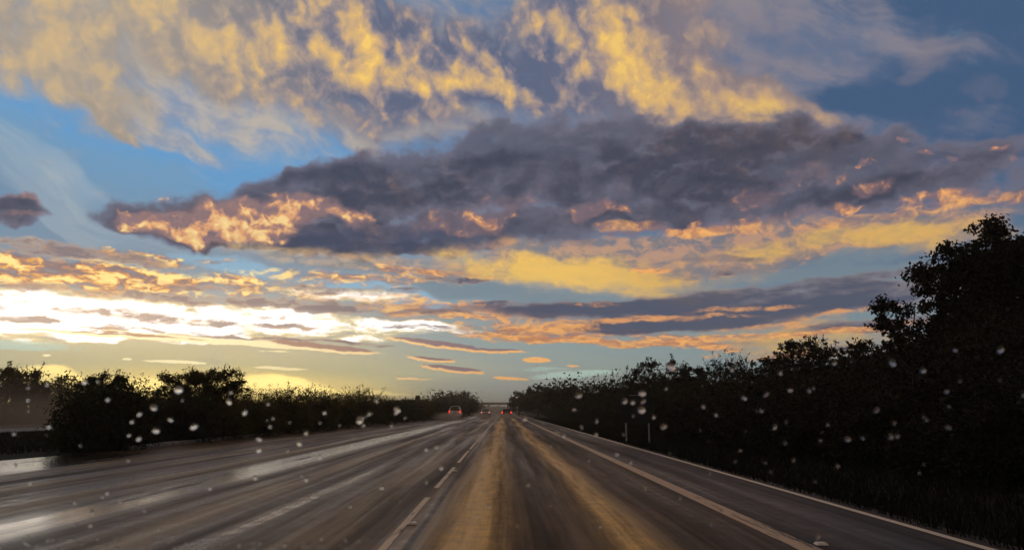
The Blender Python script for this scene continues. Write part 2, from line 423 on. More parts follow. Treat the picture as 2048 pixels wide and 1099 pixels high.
# ---- little bright clouds drifting under everything
tiny = [(470, 684, 330, 7, -3, 1.0), (640, 694, 150, 10, -5, 1.0), (220, 670, 260, 5, -2, .8), (890, 690, 150, 9, -7, 1), (1000, 701, 70, 5, -2, .9), (860, 718, 62, 6, -6, 1.1), (910, 738, 85, 8, -6, 1.1),
        (1018, 756, 46, 4, -3, 1.1), (1072, 719, 36, 7, -3, 1.0), (350, 723, 80, 4, -1, 1.1), (560, 736, 66, 4, -2, 1.1), (95, 710, 10, 3, 0, .9), (1145, 731, 22, 3, 0, .7),
        (250, 718, 18, 3, 0, .8), (820, 757, 60, 3, 0, .6), (560, 702, 60, 3, 0, .5)]
TV = warp(P0, 0.8, (1.6, 0.3), 5, 0.62)
tr = total(TV, tiny)
tf = N.add(tr, N.mul(tex, 1.6), N.mul(band, .8))
ta = N.mul(N.ramp(tf, 0.1, 0.6), gate(tr, 0, .25))
TL = (TV[0], N.m("SUBTRACT", TV[1], 0.16))
tb = N.add(total(TL, tiny[1:7]), N.mul(tex, 1.4), N.mul(band, .8))
tcn = N.mix(N.ramp(tb, 0.25, 0.75), N.mix(hot, sc(250, 186, 118), sc(255, 240, 190, 1.1)), N.mix(hot, sc(140, 122, 128), sc(176, 138, 120)))
col = N.mix(ta, col, tcn)
gr = total(TV, [(1150, 748, 110, 10, 3, 1.1), (60, 690, 150, 14, 0, 1.0), (1090, 738, 60, 7, 0, .6), (1200, 742, 60, 6, 0, .7)])
col = N.mix(N.mul(N.mul(N.ramp(N.add(gr, N.mul(band, 2.2), N.mul(tex, 2.0)), 0.1, 1.2), gate(gr)), 0.75), col, sc(186, 212, 198))
# gap of low sun behind the left hedge, and the glare round the brightest cloud
sun_gap = total(SB, [(110, 752, 130, 24, -8, 1.3), (190, 760, 100, 14, -4, .8), (300, 772, 90, 30, 0, 1.5), (560, 770, 160, 27, -3, 1.6), (690, 780, 220, 9, -4, 1.0)])
col = N.mix(N.mul(blob(P0, 400, 795, 560, 75, 0, 1.0), 0.75), col, sc(255, 222, 128, 1.15))
sg = N.mul(N.ramp(N.add(sun_gap, N.mul(band, 1.6)), -0.1, 1.9), gate(sun_gap, 0, 1.0))
col = N.mix(N.m("POWER", sg, 1.6), col, sc(255, 228, 140, 1.7))
glare = N.new("ShaderNodeMix", data_type="RGBA", blend_type="ADD")
N.put(glare.inputs[0], N.add(blob(P0, 260, 640, 820, 130, 0, 0.5), blob(P0, 150, 640, 420, 70, 0, 0.5), blob(P0, 420, 785, 460, 50, 0, 0.4)))
N.put(glare.inputs[6], col)
glare.inputs[7].default_value = sc(150, 122, 84)
col = glare.outputs[2]
# overhead and behind, out of the frame, broken cloud added to warm the ambient light
oh = N.m("SUBTRACT", wnoise(PL, 1.6, 5, 0.6, z=2.0), 0.5)
oa_ = N.mul(N.ramp(EL, 27.0, 40.0), N.ramp(oh, -0.12, 0.10))
col = N.mix(N.mul(oa_, 0.9), col, N.mix(N.ramp(oh, -0.02, 0.14), sc(146, 128, 110), sc(228, 180, 112)))
bk = N.ramp(wnoise(PL, 0.9, 5, 0.6), 0.42, 0.66)
col = N.mix(N.mul(N.mul(bk, behind), 0.7), col, sc(100, 86, 74))


out = N.new("ShaderNodeOutputWorld")
bg = N.new("ShaderNodeBackground")
N.put(bg.inputs[0], col)
bg.inputs[1].default_value = SKY_K
wt.links.new(bg.outputs[0], out.inputs[0])
world.cycles.sampling_method = "MANUAL"
world.cycles.sample_map_resolution = 1024


# ------------------------------------------------------------------ sun, low behind the cloud bank on the left
sun_data = bpy.data.lights.new("sun", "SUN")
sun_data.energy = 0.35
sun_data.color = (1.0, 0.72, 0.42)
sun_data.angle = math.radians(2.0)
sun = bpy.data.objects.new("sun", sun_data)
scene.collection.objects.link(sun)
_a, _e = math.radians(SUN_AZ), math.radians(SUN_EL)
sun.rotation_euler = (-Vector((math.sin(_a) * math.cos(_e), math.cos(_a) * math.cos(_e), math.sin(_e)))).to_track_quat("-Z", "Y").to_euler()

C = scene.collection
nr = np.random.RandomState(11)


def at(px, py, y):
    """The point at distance y down the road that the photograph shows at (px, py)."""
    d = pix_dir(px, py)
    return Vector((0, 0, CAM_H)) + d * (y / d.y)


# ------------------------------------------------------------------ object helpers
def link(name, mesh, mat=None, parent=None, **props):
    o = bpy.data.objects.new(name, mesh)
    C.objects.link(o)
    if mat is not None and mesh is not None and not mesh.materials:
        mesh.materials.append(mat)
    if parent is not None:
        o.parent = parent
    for k, v in props.items():
        o[k] = v
    return o


def thing(name, label, category, loc=(0, 0, 0), rz=0.0, group=None):
    o = bpy.data.objects.new(name, None)
    C.objects.link(o)
    o.empty_display_size = 0.2
    o.location = loc
    o.rotation_euler = (0, 0, rz)
    o["label"], o["category"] = label, category
    if group:
        o["group"] = group
    return o


def copy_tree(o, label=None, loc=None, rz=None, scale=None, parent=None, group=None):
    c = o.copy()
    C.objects.link(c)
    c.parent = parent
    if parent is None:
        if loc is not None:
            c.location = loc
        if rz is not None:
            c.rotation_euler = (0, 0, rz)
        if scale is not None:
            c.scale = scale
        if label:
            c["label"] = label
        if group:
            c["group"] = group
    for ch in KIDS.get(o.name, []):
        copy_tree(ch, parent=c)
    return c


KIDS = {}


def note_kids():
    KIDS.clear()
    for o in C.objects:
        if o.parent is not None:
            KIDS.setdefault(o.parent.name, []).append(o)


def mesh_np(name, verts, faces, smooth=False):
    """A mesh from numpy arrays; all faces have the same number of corners."""
    me = bpy.data.meshes.new(name)
    verts = np.asarray(verts, dtype=np.float32)
    faces = np.asarray(faces, dtype=np.int32)
    k = faces.shape[1]
    me.vertices.add(len(verts))
    me.vertices.foreach_set("co", verts.ravel())
    me.loops.add(faces.size)
    me.loops.foreach_set("vertex_index", faces.ravel())
    me.polygons.add(len(faces))
    me.polygons.foreach_set("loop_start", np.arange(len(faces), dtype=np.int32) * k)
    try:
        me.polygons.foreach_set("loop_total", np.full(len(faces), k, dtype=np.int32))
    except Exception:
        pass
    me.update(calc_edges=True)
    if smooth:
        me.polygons.foreach_set("use_smooth", np.ones(len(faces), dtype=bool))
    return me


def bm_mesh(name, bm, smooth=False):
    me = bpy.data.meshes.new(name)
    bmesh.ops.recalc_face_normals(bm, faces=bm.faces)
    bm.to_mesh(me)
    bm.free()
    if smooth:
        for p in me.polygons:
            p.use_smooth = True
    return me


def box(bm, c, s, rot=None, bevel=0.0, taper=1.0):
    m = Matrix.Translation(c)
    if rot:
        m = m @ Euler(rot).to_matrix().to_4x4()
    r = bmesh.ops.create_cube(bm, size=1.0)
    for v in r["verts"]:
        k = taper if v.co.z > 0 else 1.0
        v.co = Vector((v.co.x * s[0] * k, v.co.y * s[1] * k, v.co.z * s[2]))
    if bevel > 0:
        es = {e for v in r["verts"] for e in v.link_edges}
        b = bmesh.ops.bevel(bm, geom=list(es), offset=bevel, segments=2, affect="EDGES", profile=0.7)
        vs = {v for f in b["faces"] for v in f.verts} | {v for v in r["verts"] if v.is_valid}
    else:
        vs = set(r["verts"])
    for v in vs:
        v.co = m @ v.co


def tube_np(pts, rads, sides=6):
    """Vertices and quads of a tapered tube along pts."""
    pts = [Vector(p) for p in pts]
    V, Fc = [], []
    n = len(pts)
    for i, p in enumerate(pts):
        t = (pts[min(i + 1, n - 1)] - pts[max(i - 1, 0)]).normalized()
        a = t.orthogonal().normalized()
        b = t.cross(a)
        for k in range(sides):
            w = 2 * math.pi * k / sides
            V.append(p + (a * math.cos(w) + b * math.sin(w)) * rads[i])
    for i in range(n - 1):
        for k in range(sides):
            k2 = (k + 1) % sides
            Fc.append((i * sides + k, i * sides + k2, (i + 1) * sides + k2, (i + 1) * sides + k))
    return V, Fc


class Tubes:
    def __init__(self):
        self.V, self.F = [], []

    def add(self, pts, rads, sides=6):
        v, f = tube_np(pts, rads, sides)
        b = len(self.V)
        self.V += [tuple(x) for x in v]
        self.F += [tuple(i + b for i in q) for q in f]

    def mesh(self, name):
        return mesh_np(name, self.V, self.F, True)


# ------------------------------------------------------------------ materials
def material(name, base=(0.5, 0.5, 0.5), rough=0.5, metal=0.0, spec=0.5, noise=None, bump=0.0, emit=None, estr=0.0):
    m = bpy.data.materials.new(name)
    m.use_nodes = True
    t = m.node_tree
    t.nodes.clear()
    n = NT(t)
    o = n.new("ShaderNodeOutputMaterial")
    p = n.new("ShaderNodeBsdfPrincipled")
    t.links.new(p.outputs[0], o.inputs[0])
    p.inputs["Roughness"].default_value = rough
    p.inputs["Metallic"].default_value = metal
    p.inputs["Specular IOR Level"].default_value = spec
    tcn = n.new("ShaderNodeTexCoord").outputs["Object"]
    if noise:
        sc_, amt = noise
        f = n.noise(tcn, sc_, 5, 0.6)
        lo = tuple(c * (1 - amt) for c in base) + (1,)
        hi = tuple(min(1, c * (1 + amt)) for c in base) + (1,)
        n.put(p.inputs["Base Color"], n.mix(n.ramp(f, 0.3, 0.7), lo, hi))
    else:
        p.inputs["Base Color"].default_value = tuple(base) + (1,)
    if bump:
        b = n.new("ShaderNodeBump")
        b.inputs["Strength"].default_value = bump
        b.inputs["Distance"].default_value = 0.02
        n.put(b.inputs["Height"], n.noise(tcn, (noise[0] if noise else 20) * 3, 4, 0.6))
        t.links.new(b.outputs[0], p.inputs["Normal"])
    if emit:
        p.inputs["Emission Color"].default_value = tuple(emit) + (1,)
        p.inputs["Emission Strength"].default_value = estr
    return m


def leaf_material(name, base, var=0.35, trans=0.25):
    m = bpy.data.materials.new(name)
    m.use_nodes = True
    t = m.node_tree
    t.nodes.clear()
    n = NT(t)
    o = n.new("ShaderNodeOutputMaterial")
    p = n.new("ShaderNodeBsdfPrincipled")
    tr = n.new("ShaderNodeBsdfTranslucent")
    mx = n.new("ShaderNodeMixShader")
    tcn = n.new("ShaderNodeTexCoord").outputs["Object"]
    f = n.ramp(n.noise(tcn, 2.2, 4, 0.6), 0.3, 0.7)
    lo = tuple(c * (1 - var) for c in base) + (1,)
    hi = (base[0] * (1 + var * 1.3), base[1] * (1 + var), base[2] * (1 + var * 0.4), 1)
    colr = n.mix(f, lo, hi)
    n.put(p.inputs["Base Color"], colr)
    p.inputs["Roughness"].default_value = 0.62
    p.inputs["Specular IOR Level"].default_value = 0.15
    tr.inputs[0].default_value = (base[0] * 3.2, base[1] * 2.2, base[2], 1)
    mx.inputs[0].default_value = trans
    t.links.new(p.outputs[0], mx.inputs[1])
    t.links.new(tr.outputs[0], mx.inputs[2])
    t.links.new(mx.outputs[0], o.inputs[0])
    return m


M = dict(
    leaf=leaf_material("dark_leaves", (0.022, 0.030, 0.013)),
    leaf_warm=leaf_material("olive_leaves", (0.045, 0.045, 0.016), 0.4, 0.4),
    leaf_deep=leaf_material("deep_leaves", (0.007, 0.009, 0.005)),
    bark=material("bark", (0.05, 0.038, 0.028), 0.9, noise=(6, 0.4), bump=0.5),
    concrete=material("concrete", (0.30, 0.285, 0.26), 0.75, noise=(1.5, 0.3), bump=0.2),
    kerb=material("kerb_concrete", (0.26, 0.24, 0.21), 0.45, noise=(2.5, 0.45), bump=0.3),
    galv=material("galvanised_steel", (0.42, 0.43, 0.42), 0.5, 0.6, noise=(8, 0.25)),
    board=material("sign_board", (0.012, 0.016, 0.014), 0.6, noise=(3, 0.3)),
    tyre=material("tyre_rubber", (0.02, 0.02, 0.02), 0.85, noise=(20, 0.3)),
    rim=material("wheel_alloy", (0.35, 0.35, 0.36), 0.35, 0.8, noise=(20, 0.2)),
    glass=material("car_glass", (0.012, 0.014, 0.016), 0.08, spec=0.8, noise=(2, 0.2)),
    trim=material("black_trim", (0.02, 0.02, 0.022), 0.6, noise=(9, 0.3)),
    plate=material("number_plate", (0.55, 0.55, 0.5), 0.5, noise=(9, 0.1)),
    red_lit=material("lit_tail_lamp", (0.5, 0.02, 0.02), 0.3, noise=(30, 0.2), emit=(1.0, 0.05, 0.03), estr=1.3),
    red_dim=material("tail_lamp_glass", (0.55, 0.16, 0.12), 0.2, noise=(30, 0.2), emit=(1.0, 0.35, 0.22), estr=0.8),
    white_car=material("white_car_paint", (0.80, 0.79, 0.76), 0.35, noise=(1.2, 0.12)),
    grey_car=material("silver_car_paint", (0.30, 0.29, 0.28), 0.32, 0.4, noise=(1.2, 0.15)),
    dark_car=material("dark_car_paint", (0.10, 0.10, 0.105), 0.35, 0.3, noise=(1.2, 0.15)),
    bird=material("bird_feathers", (0.03, 0.03, 0.03), 0.8, noise=(9, 0.3)),
    stud=material("reflective_stud", (0.75, 0.72, 0.66), 0.25, noise=(60, 0.15)),
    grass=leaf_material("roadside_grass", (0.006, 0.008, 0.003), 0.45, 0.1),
)


# ------------------------------------------------------------------ ground, road and markings
def ground_material(name, base, hi, rough=0.9, scale=0.4):
    m = bpy.data.materials.new(name)
    m.use_nodes = True
    t = m.node_tree
    n = NT(t)
    p = t.nodes["Principled BSDF"]
    pos = n.new("ShaderNodeNewGeometry").outputs["Position"]
    f = n.ramp(n.noise(pos, scale, 7, 0.65), 0.35, 0.65)
    n.put(p.inputs["Base Color"], n.mix(f, tuple(base) + (1,), tuple(hi) + (1,)))
    p.inputs["Roughness"].default_value = rough
    p.inputs["Specular IOR Level"].default_value = 0.2
    b = n.new("ShaderNodeBump")
    b.inputs["Strength"].default_value = 0.8
    b.inputs["Distance"].default_value = 0.08
    n.put(b.inputs["Height"], n.noise(pos, 9.0, 5, 0.65))
    t.links.new(b.outputs[0], p.inputs["Normal"])
    return m


def gauss(n, x, c, w):
    u = n.m("MULTIPLY_ADD", x, 1.0 / w, -c / w)
    return n.m("POWER", 2.71828, n.mul(n.mul(u, u), -1.0))


def road_material(name, tracks=True):
    m = bpy.data.materials.new(name)
    m.use_nodes = True
    t = m.node_tree
    n = NT(t)
    p = t.nodes["Principled BSDF"]
    pos = n.new("ShaderNodeNewGeometry").outputs["Position"]
    px, py, pz = n.sep(pos)
    wob = n.m("SUBTRACT", n.noise(n.xyz(0.0, n.mul(py, 0.05), 3.0), 1.0, 3, 0.5), 0.5)
    x = n.m("MULTIPLY_ADD", wob, 0.5, px)
    s1 = n.m("SUBTRACT", n.noise(n.xyz(n.mul(x, 2.3), n.mul(py, 0.045), 0.0), 1.0, 6, 0.62), 0.5)     # long streaks of wheels and water
    s2 = n.m("SUBTRACT", n.noise(n.xyz(n.mul(x, 1.1), n.mul(py, 0.05), 5.0), 1.0, 5, 0.6), 0.5)
    s3 = n.m("SUBTRACT", n.noise(n.xyz(n.mul(x, 9.0), n.mul(py, 0.5), 7.0), 1.0, 5, 0.65), 0.5)      # short drags
    pat = n.m("SUBTRACT", n.noise(n.xyz(n.mul(x, 1.0), n.mul(py, 0.22), 9.0), 1.0, 6, 0.62), 0.5)
    agg = n.m("SUBTRACT", n.noise(pos, 34.0, 5, 0.75), 0.5)
    mott = n.m("SUBTRACT", n.noise(pos, 4.0, 5, 0.65), 0.5)
    base = n.mix(n.ramp(n.add(s1, n.mul(agg, 1.5), n.mul(mott, 0.7), n.mul(s3, 0.6)), -0.26, 0.26), lin(20, 15, 11), lin(104, 80, 54))
    rough = n.add(0.44, n.mul(s1, -0.9), n.mul(s2, -0.6), n.mul(agg, 0.5), n.mul(mott, 0.35))
    if tracks:
        # golden sky reflection painted into the base colour of this lane's wheel tracks
        track_glare = n.add(gauss(n, x, -0.28, 0.30), gauss(n, x, 1.22, 0.20), n.mul(gauss(n, x, 1.2, 0.5), 0.22), n.mul(gauss(n, x, -0.42, 0.5), 0.30))
        track_glare = n.mul(track_glare, n.ramp(n.add(n.mul(s1, 1.2), n.mul(s3, 0.25), n.mul(pat, 0.4)), -0.42, 0.10))
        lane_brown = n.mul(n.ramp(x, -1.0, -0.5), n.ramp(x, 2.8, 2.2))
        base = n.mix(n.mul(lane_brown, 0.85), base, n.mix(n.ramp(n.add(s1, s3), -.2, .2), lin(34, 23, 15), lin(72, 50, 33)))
        base = n.mix(n.m("MINIMUM", n.mul(track_glare, 0.95), 1.0), base, n.mix(n.ramp(n.add(s1, n.mul(s3, .5), n.mul(mott, .6), agg), -0.22, 0.22), lin(176, 138, 80), lin(250, 208, 130)))
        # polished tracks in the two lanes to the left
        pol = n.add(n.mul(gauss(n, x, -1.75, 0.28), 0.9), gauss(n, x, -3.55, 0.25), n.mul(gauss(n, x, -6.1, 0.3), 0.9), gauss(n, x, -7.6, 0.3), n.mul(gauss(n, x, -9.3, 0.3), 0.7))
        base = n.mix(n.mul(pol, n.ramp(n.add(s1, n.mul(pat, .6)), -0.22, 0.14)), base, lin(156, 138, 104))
        # standing water between the lanes and in the left gutter
        wet = n.m("MINIMUM", n.add(gauss(n, x, -5.30, 0.26), n.mul(gauss(n, x, -4.85, 0.26), 0.7)), 1.0)
        wet = n.mul(wet, n.ramp(n.add(n.mul(pat, 1.7), n.mul(s2, 0.8), n.mul(s1, 1.4), n.mul(s3, .6)), -0.55, 0.0))
        gut = n.mul(n.ramp(n.m("ABSOLUTE", n.add(x, 11.4)), 2.2, 1.4), n.mul(n.ramp(py, 24.0, 20.0), n.ramp(py, 11, 14)))
        gut = n.mul(gut, n.ramp(n.add(pat, n.mul(s2, .7)), -0.2, 0.02))
        right = n.mul(gauss(n, x, 2.95, 0.16), n.mul(n.ramp(n.add(pat, s3), -0.02, 0.18), n.ramp(py, 22, 34)))
        wet = n.m("MINIMUM", n.add(wet, gut, n.mul(right, .8)), 1.0)
        rough = n.add(n.m("MULTIPLY_ADD", n.m("MINIMUM", track_glare, 1.0), -0.06, rough), n.mul(lane_brown, 0.12))
        rough = n.m("MULTIPLY_ADD", wet, n.m("SUBTRACT", 0.12, rough), rough)
        base = n.mix(n.mul(wet, 0.7), base, lin(40, 38, 36))
        # shoulder beyond the right edge line, the trees' dark reflection painted into its colour
        sh = n.ramp(px, 2.72, 2.80)
        base = n.mix(n.mul(sh, 0.85), base, n.mix(n.ramp(n.add(s1, agg), -.2, .2), lin(44, 42, 44), lin(66, 60, 58)))
        rough = n.m("MULTIPLY_ADD", sh, 0.10, rough)
        # seam beside the dashes and tar lines
        seam = n.mul(n.ramp(n.m("ABSOLUTE", n.add(px, 0.86)), 0.05, 0.02), 0.95)
        seam2 = n.mul(n.ramp(n.m("ABSOLUTE", n.add(px, 8.72)), 0.05, 0.02), n.ramp(pat, -0.1, 0.05))
        seam3 = n.mul(n.ramp(n.m("ABSOLUTE", n.add(px, -2.92)), 0.05, 0.02), n.ramp(pat, -0.04, 0.1))
        base = n.mix(n.m("MINIMUM", n.add(seam, seam2, seam3), 1.0), base, lin(28, 26, 25))
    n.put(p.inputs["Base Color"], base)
    n.put(p.inputs["Roughness"], n.m("MAXIMUM", n.m("MINIMUM", rough, 0.9), 0.04))
    p.inputs["Specular Tint"].default_value = (1.0, 0.86, 0.64, 1)      # warm tone painted into the road's sky reflections
    n.put(p.inputs["Specular IOR Level"], n.m("MULTIPLY_ADD", n.ramp(rough, 0.5, 0.15), 0.25, 0.22))
    if tracks:
        n.put(p.inputs["Coat Weight"], n.mul(wet, 0.9))          # the water itself
        p.inputs["Coat Roughness"].default_value = 0.2
        p.inputs["Coat IOR"].default_value = 1.45
    b = n.new("ShaderNodeBump")
    b.inputs["Distance"].default_value = 0.006
    dry = n.ramp(rough, 0.14, 0.36) if tracks else 0.6
    n.put(b.inputs["Strength"], n.mul(dry, 0.55))
    n.put(b.inputs["Height"], n.add(n.noise(pos, 50.0, 4, 0.7), n.mul(s3, 0.8)))
    t.links.new(b.outputs[0], p.inputs["Normal"])
    return m


def paint_material(name, colr, worn, seed):
    m = bpy.data.materials.new(name)
    m.use_nodes = True
    t = m.node_tree
    n = NT(t)
    p = t.nodes["Principled BSDF"]
    pos = n.new("ShaderNodeNewGeometry").outputs["Position"]
    px, py, pz = n.sep(pos)
    a = n.noise(n.xyz(n.mul(px, 14.0), n.mul(py, 1.6), seed), 1.0, 6, 0.68)
    b_ = n.noise(n.xyz(n.mul(px, 2.0), n.mul(py, 0.3), seed + 3), 1.0, 4, 0.6)
    f = n.ramp(n.add(a, n.mul(b_, 0.8)), worn, worn + 0.22)
    n.put(p.inputs["Base Color"], n.mix(f, colr, lin(64, 56, 50)))
    p.inputs["Roughness"].default_value = 0.5
    p.inputs["Specular IOR Level"].default_value = 0.3
    return m


def sheet(name, x0, x1, y0, y1, z, mat, ny=1, nx=1, parent=None, **props):
    V, Fc = [], []
    for j in range(ny + 1):
        for i in range(nx + 1):
            V.append((x0 + (x1 - x0) * i / nx, y0 + (y1 - y0) * (j / ny), z))
    for j in range(ny):
        for i in range(nx):
            a = j * (nx + 1) + i
            Fc.append((a, a + 1, a + nx + 2, a + nx + 1))
    return link(name, mesh_np(name, V, Fc), mat, parent, **props)


EDGE_L = -11.6
sheet("ground", -4000, 4000, -600, 7000, -0.03, ground_material("rough_ground", (0.007, 0.008, 0.004), (0.015, 0.014, 0.008)), kind="structure")
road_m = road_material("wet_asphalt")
# the left edge of the paving swings out a little nearby
V, Fc = [], []
ys = [-12, 4, 10, 14, 18, 22, 27, 34, 60, 200, 1500]
xs = [-14.2, -13.8, -13.2, -12.8, -12.3, -11.9, -11.65, -11.6, -11.6, -11.6, -11.6]
for i, (a, b) in enumerate(zip(xs, ys)):
    V += [(a, b, 0.0), (4.6, b, 0.0)]
    if i:
        Fc.append((2 * i - 2, 2 * i - 1, 2 * i + 1, 2 * i))
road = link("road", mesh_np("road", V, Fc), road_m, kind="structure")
sheet("opposite_road", -41.0, -27.5, -12, 1500, 0.0, road_material("far_asphalt", False), kind="structure")
edge_m = paint_material("right_edge_line_paint", lin(206, 180, 152), 0.93, 1.0)
thin_m = paint_material("white_line_paint", lin(232, 218, 200), 1.15, 4.0)
dash_m = paint_material("dash_paint", lin(225, 205, 178), 0.95, 8.0)
sheet("edge_line", 2.58, 2.79, -5, 900, 0.004, edge_m, kind="structure")
sheet("verge_line", 4.22, 4.32, -5, 900, 0.004, thin_m, kind="structure")
sheet("left_edge_line", -8.66, -8.54, -5, 900, 0.004, paint_material("left_line_paint", lin(150, 135, 120), 0.80, 12.0), kind="structure")
spans = [(-2.0, 2.0), (6.2, 10.9), (12.2, 16.6)]
y = 18.0
while y < 420:
    spans.append((y, y + 5.3))
    y += 6.1
dashes = Tubes()
DV, DF = [], []
for a, b in spans:
    k = len(DV)
    DV += [(-1.10, a, 0.004), (-1.025, a, 0.004), (-1.025, b, 0.004), (-1.10, b, 0.004)]
    DF.append((k, k + 1, k + 2, k + 3))
link("lane_dashes", mesh_np("lane_dashes", DV, DF), dash_m, kind="structure")
DV, DF = [], []
y = 62.0
while y < 420:
    k = len(DV)
    DV += [(-4.95, y, 0.004), (-4.84, y, 0.004), (-4.84, y + 3.0, 0.004), (-4.95, y + 3.0, 0.004)]
    DF.append((k, k + 1, k + 2, k + 3))
    y += 9.0
link("left_lane_dashes", mesh_np("left_lane_dashes", DV, DF), paint_material("worn_dash_paint", lin(170, 158, 142), 0.88, 20.0), kind="structure")

# reflective studs on the lane lines
bm = bmesh.new()
box(bm, (0, 0, 0.011), (0.11, 0.10, 0.022), bevel=0.005, taper=0.7)
stud_me = bm_mesh("road_stud", bm)
STUDS = [(-0.98, 8.4, "white road stud on the dashed line, nearest the camera"),
         (-0.98, 15.5, "white road stud on the dashed line beyond the first dashes"),
         (2.70, 19.3, "small stud on the pinkish edge line to the right of the lane"),
         (2.88, 7.1, "small stud beside the pinkish edge line at the bottom right"),
         (-0.98, 29.0, "road stud far along the dashed line before the road fades")]
for x_, y_, lab in STUDS:
    o = link("road_stud", stud_me, M["stud"], label=lab, category="road stud", group="reflective studs on the lane lines")
    o.location = (x_, y_, 0.004)
for k in range(8):
    o = link("road_stud", stud_me, M["stud"], label="tiny distant road stud on the dashed lane line", category="road stud", group="tiny studs far down the dashed line")
    o.location = (-0.98, 42.0 + 14 * k, 0.004)

# kerb of separate stones along the hedge on the left
kerb = thing("kerb", "low concrete kerb along the foot of the left hedge", "kerb", (-11.75, 24, 0))
bm = bmesh.new()
box(bm, (0, 0, 0.03), (0.28, 1.96, 0.17), bevel=0.02)
kerb_me = bm_mesh("kerb_stone", bm)
for k in range(60):
    o = link("kerb_stone", kerb_me, M["kerb"], kerb)
    o.location = (nr.uniform(-0.012, 0.012), 1.0 + 2.0 * k, nr.uniform(-0.01, 0.008))
bm = bmesh.new()
for k in range(60, 200):
    box(bm, (0, 1.0 + 2.0 * k, 0.03), (0.28, 1.96, 0.17))
link("kerb_stone", bm_mesh("far_kerb_stones", bm), M["kerb"], kerb, kind="stuff")


# ------------------------------------------------------------------ foliage
def leaves_np(cent, size, droop=0.0, out=None):
    """One folded rhombic leaf of two triangles at every centre."""
    n = len(cent)
    d = nr.normal(size=(n, 3))
    if out is not None:
        d = d * 0.9 + out * 1.0
    d[:, 2] -= droop
    d /= np.linalg.norm(d, axis=1)[:, None] + 1e-9
    u = nr.normal(size=(n, 3))
    w = np.cross(d, u)
    w /= np.linalg.norm(w, axis=1)[:, None] + 1e-9
    L = size * nr.uniform(0.6, 1.35, n)[:, None]
    W = L * nr.uniform(0.22, 0.36, n)[:, None]
    V = np.stack([cent - d * L * 0.5, cent + w * W, cent + d * L * 0.5, cent - w * W], axis=1).reshape(-1, 3)
    i = np.arange(n)[:, None] * 4
    return V, np.concatenate([i, i + 1, i + 2, i + 3], axis=1)


def clumps_in(lobes, density, hollow=0.35):
    """Clump centres spread through ellipsoid lobes (centre, radii), thinner in the middle."""
    out = []
    for c, r in lobes:
        vol = r[0] * r[1] * r[2] * 4.19
        n = max(6, int(vol * density))
        p = nr.normal(size=(n, 3))
        p /= np.linalg.norm(p, axis=1)[:, None]
        p *= (hollow + (1.12 - hollow) * nr.uniform(0, 1, n) ** 0.6)[:, None]
        out.append(p * np.array(r) + np.array(c))
    return np.concatenate(out)


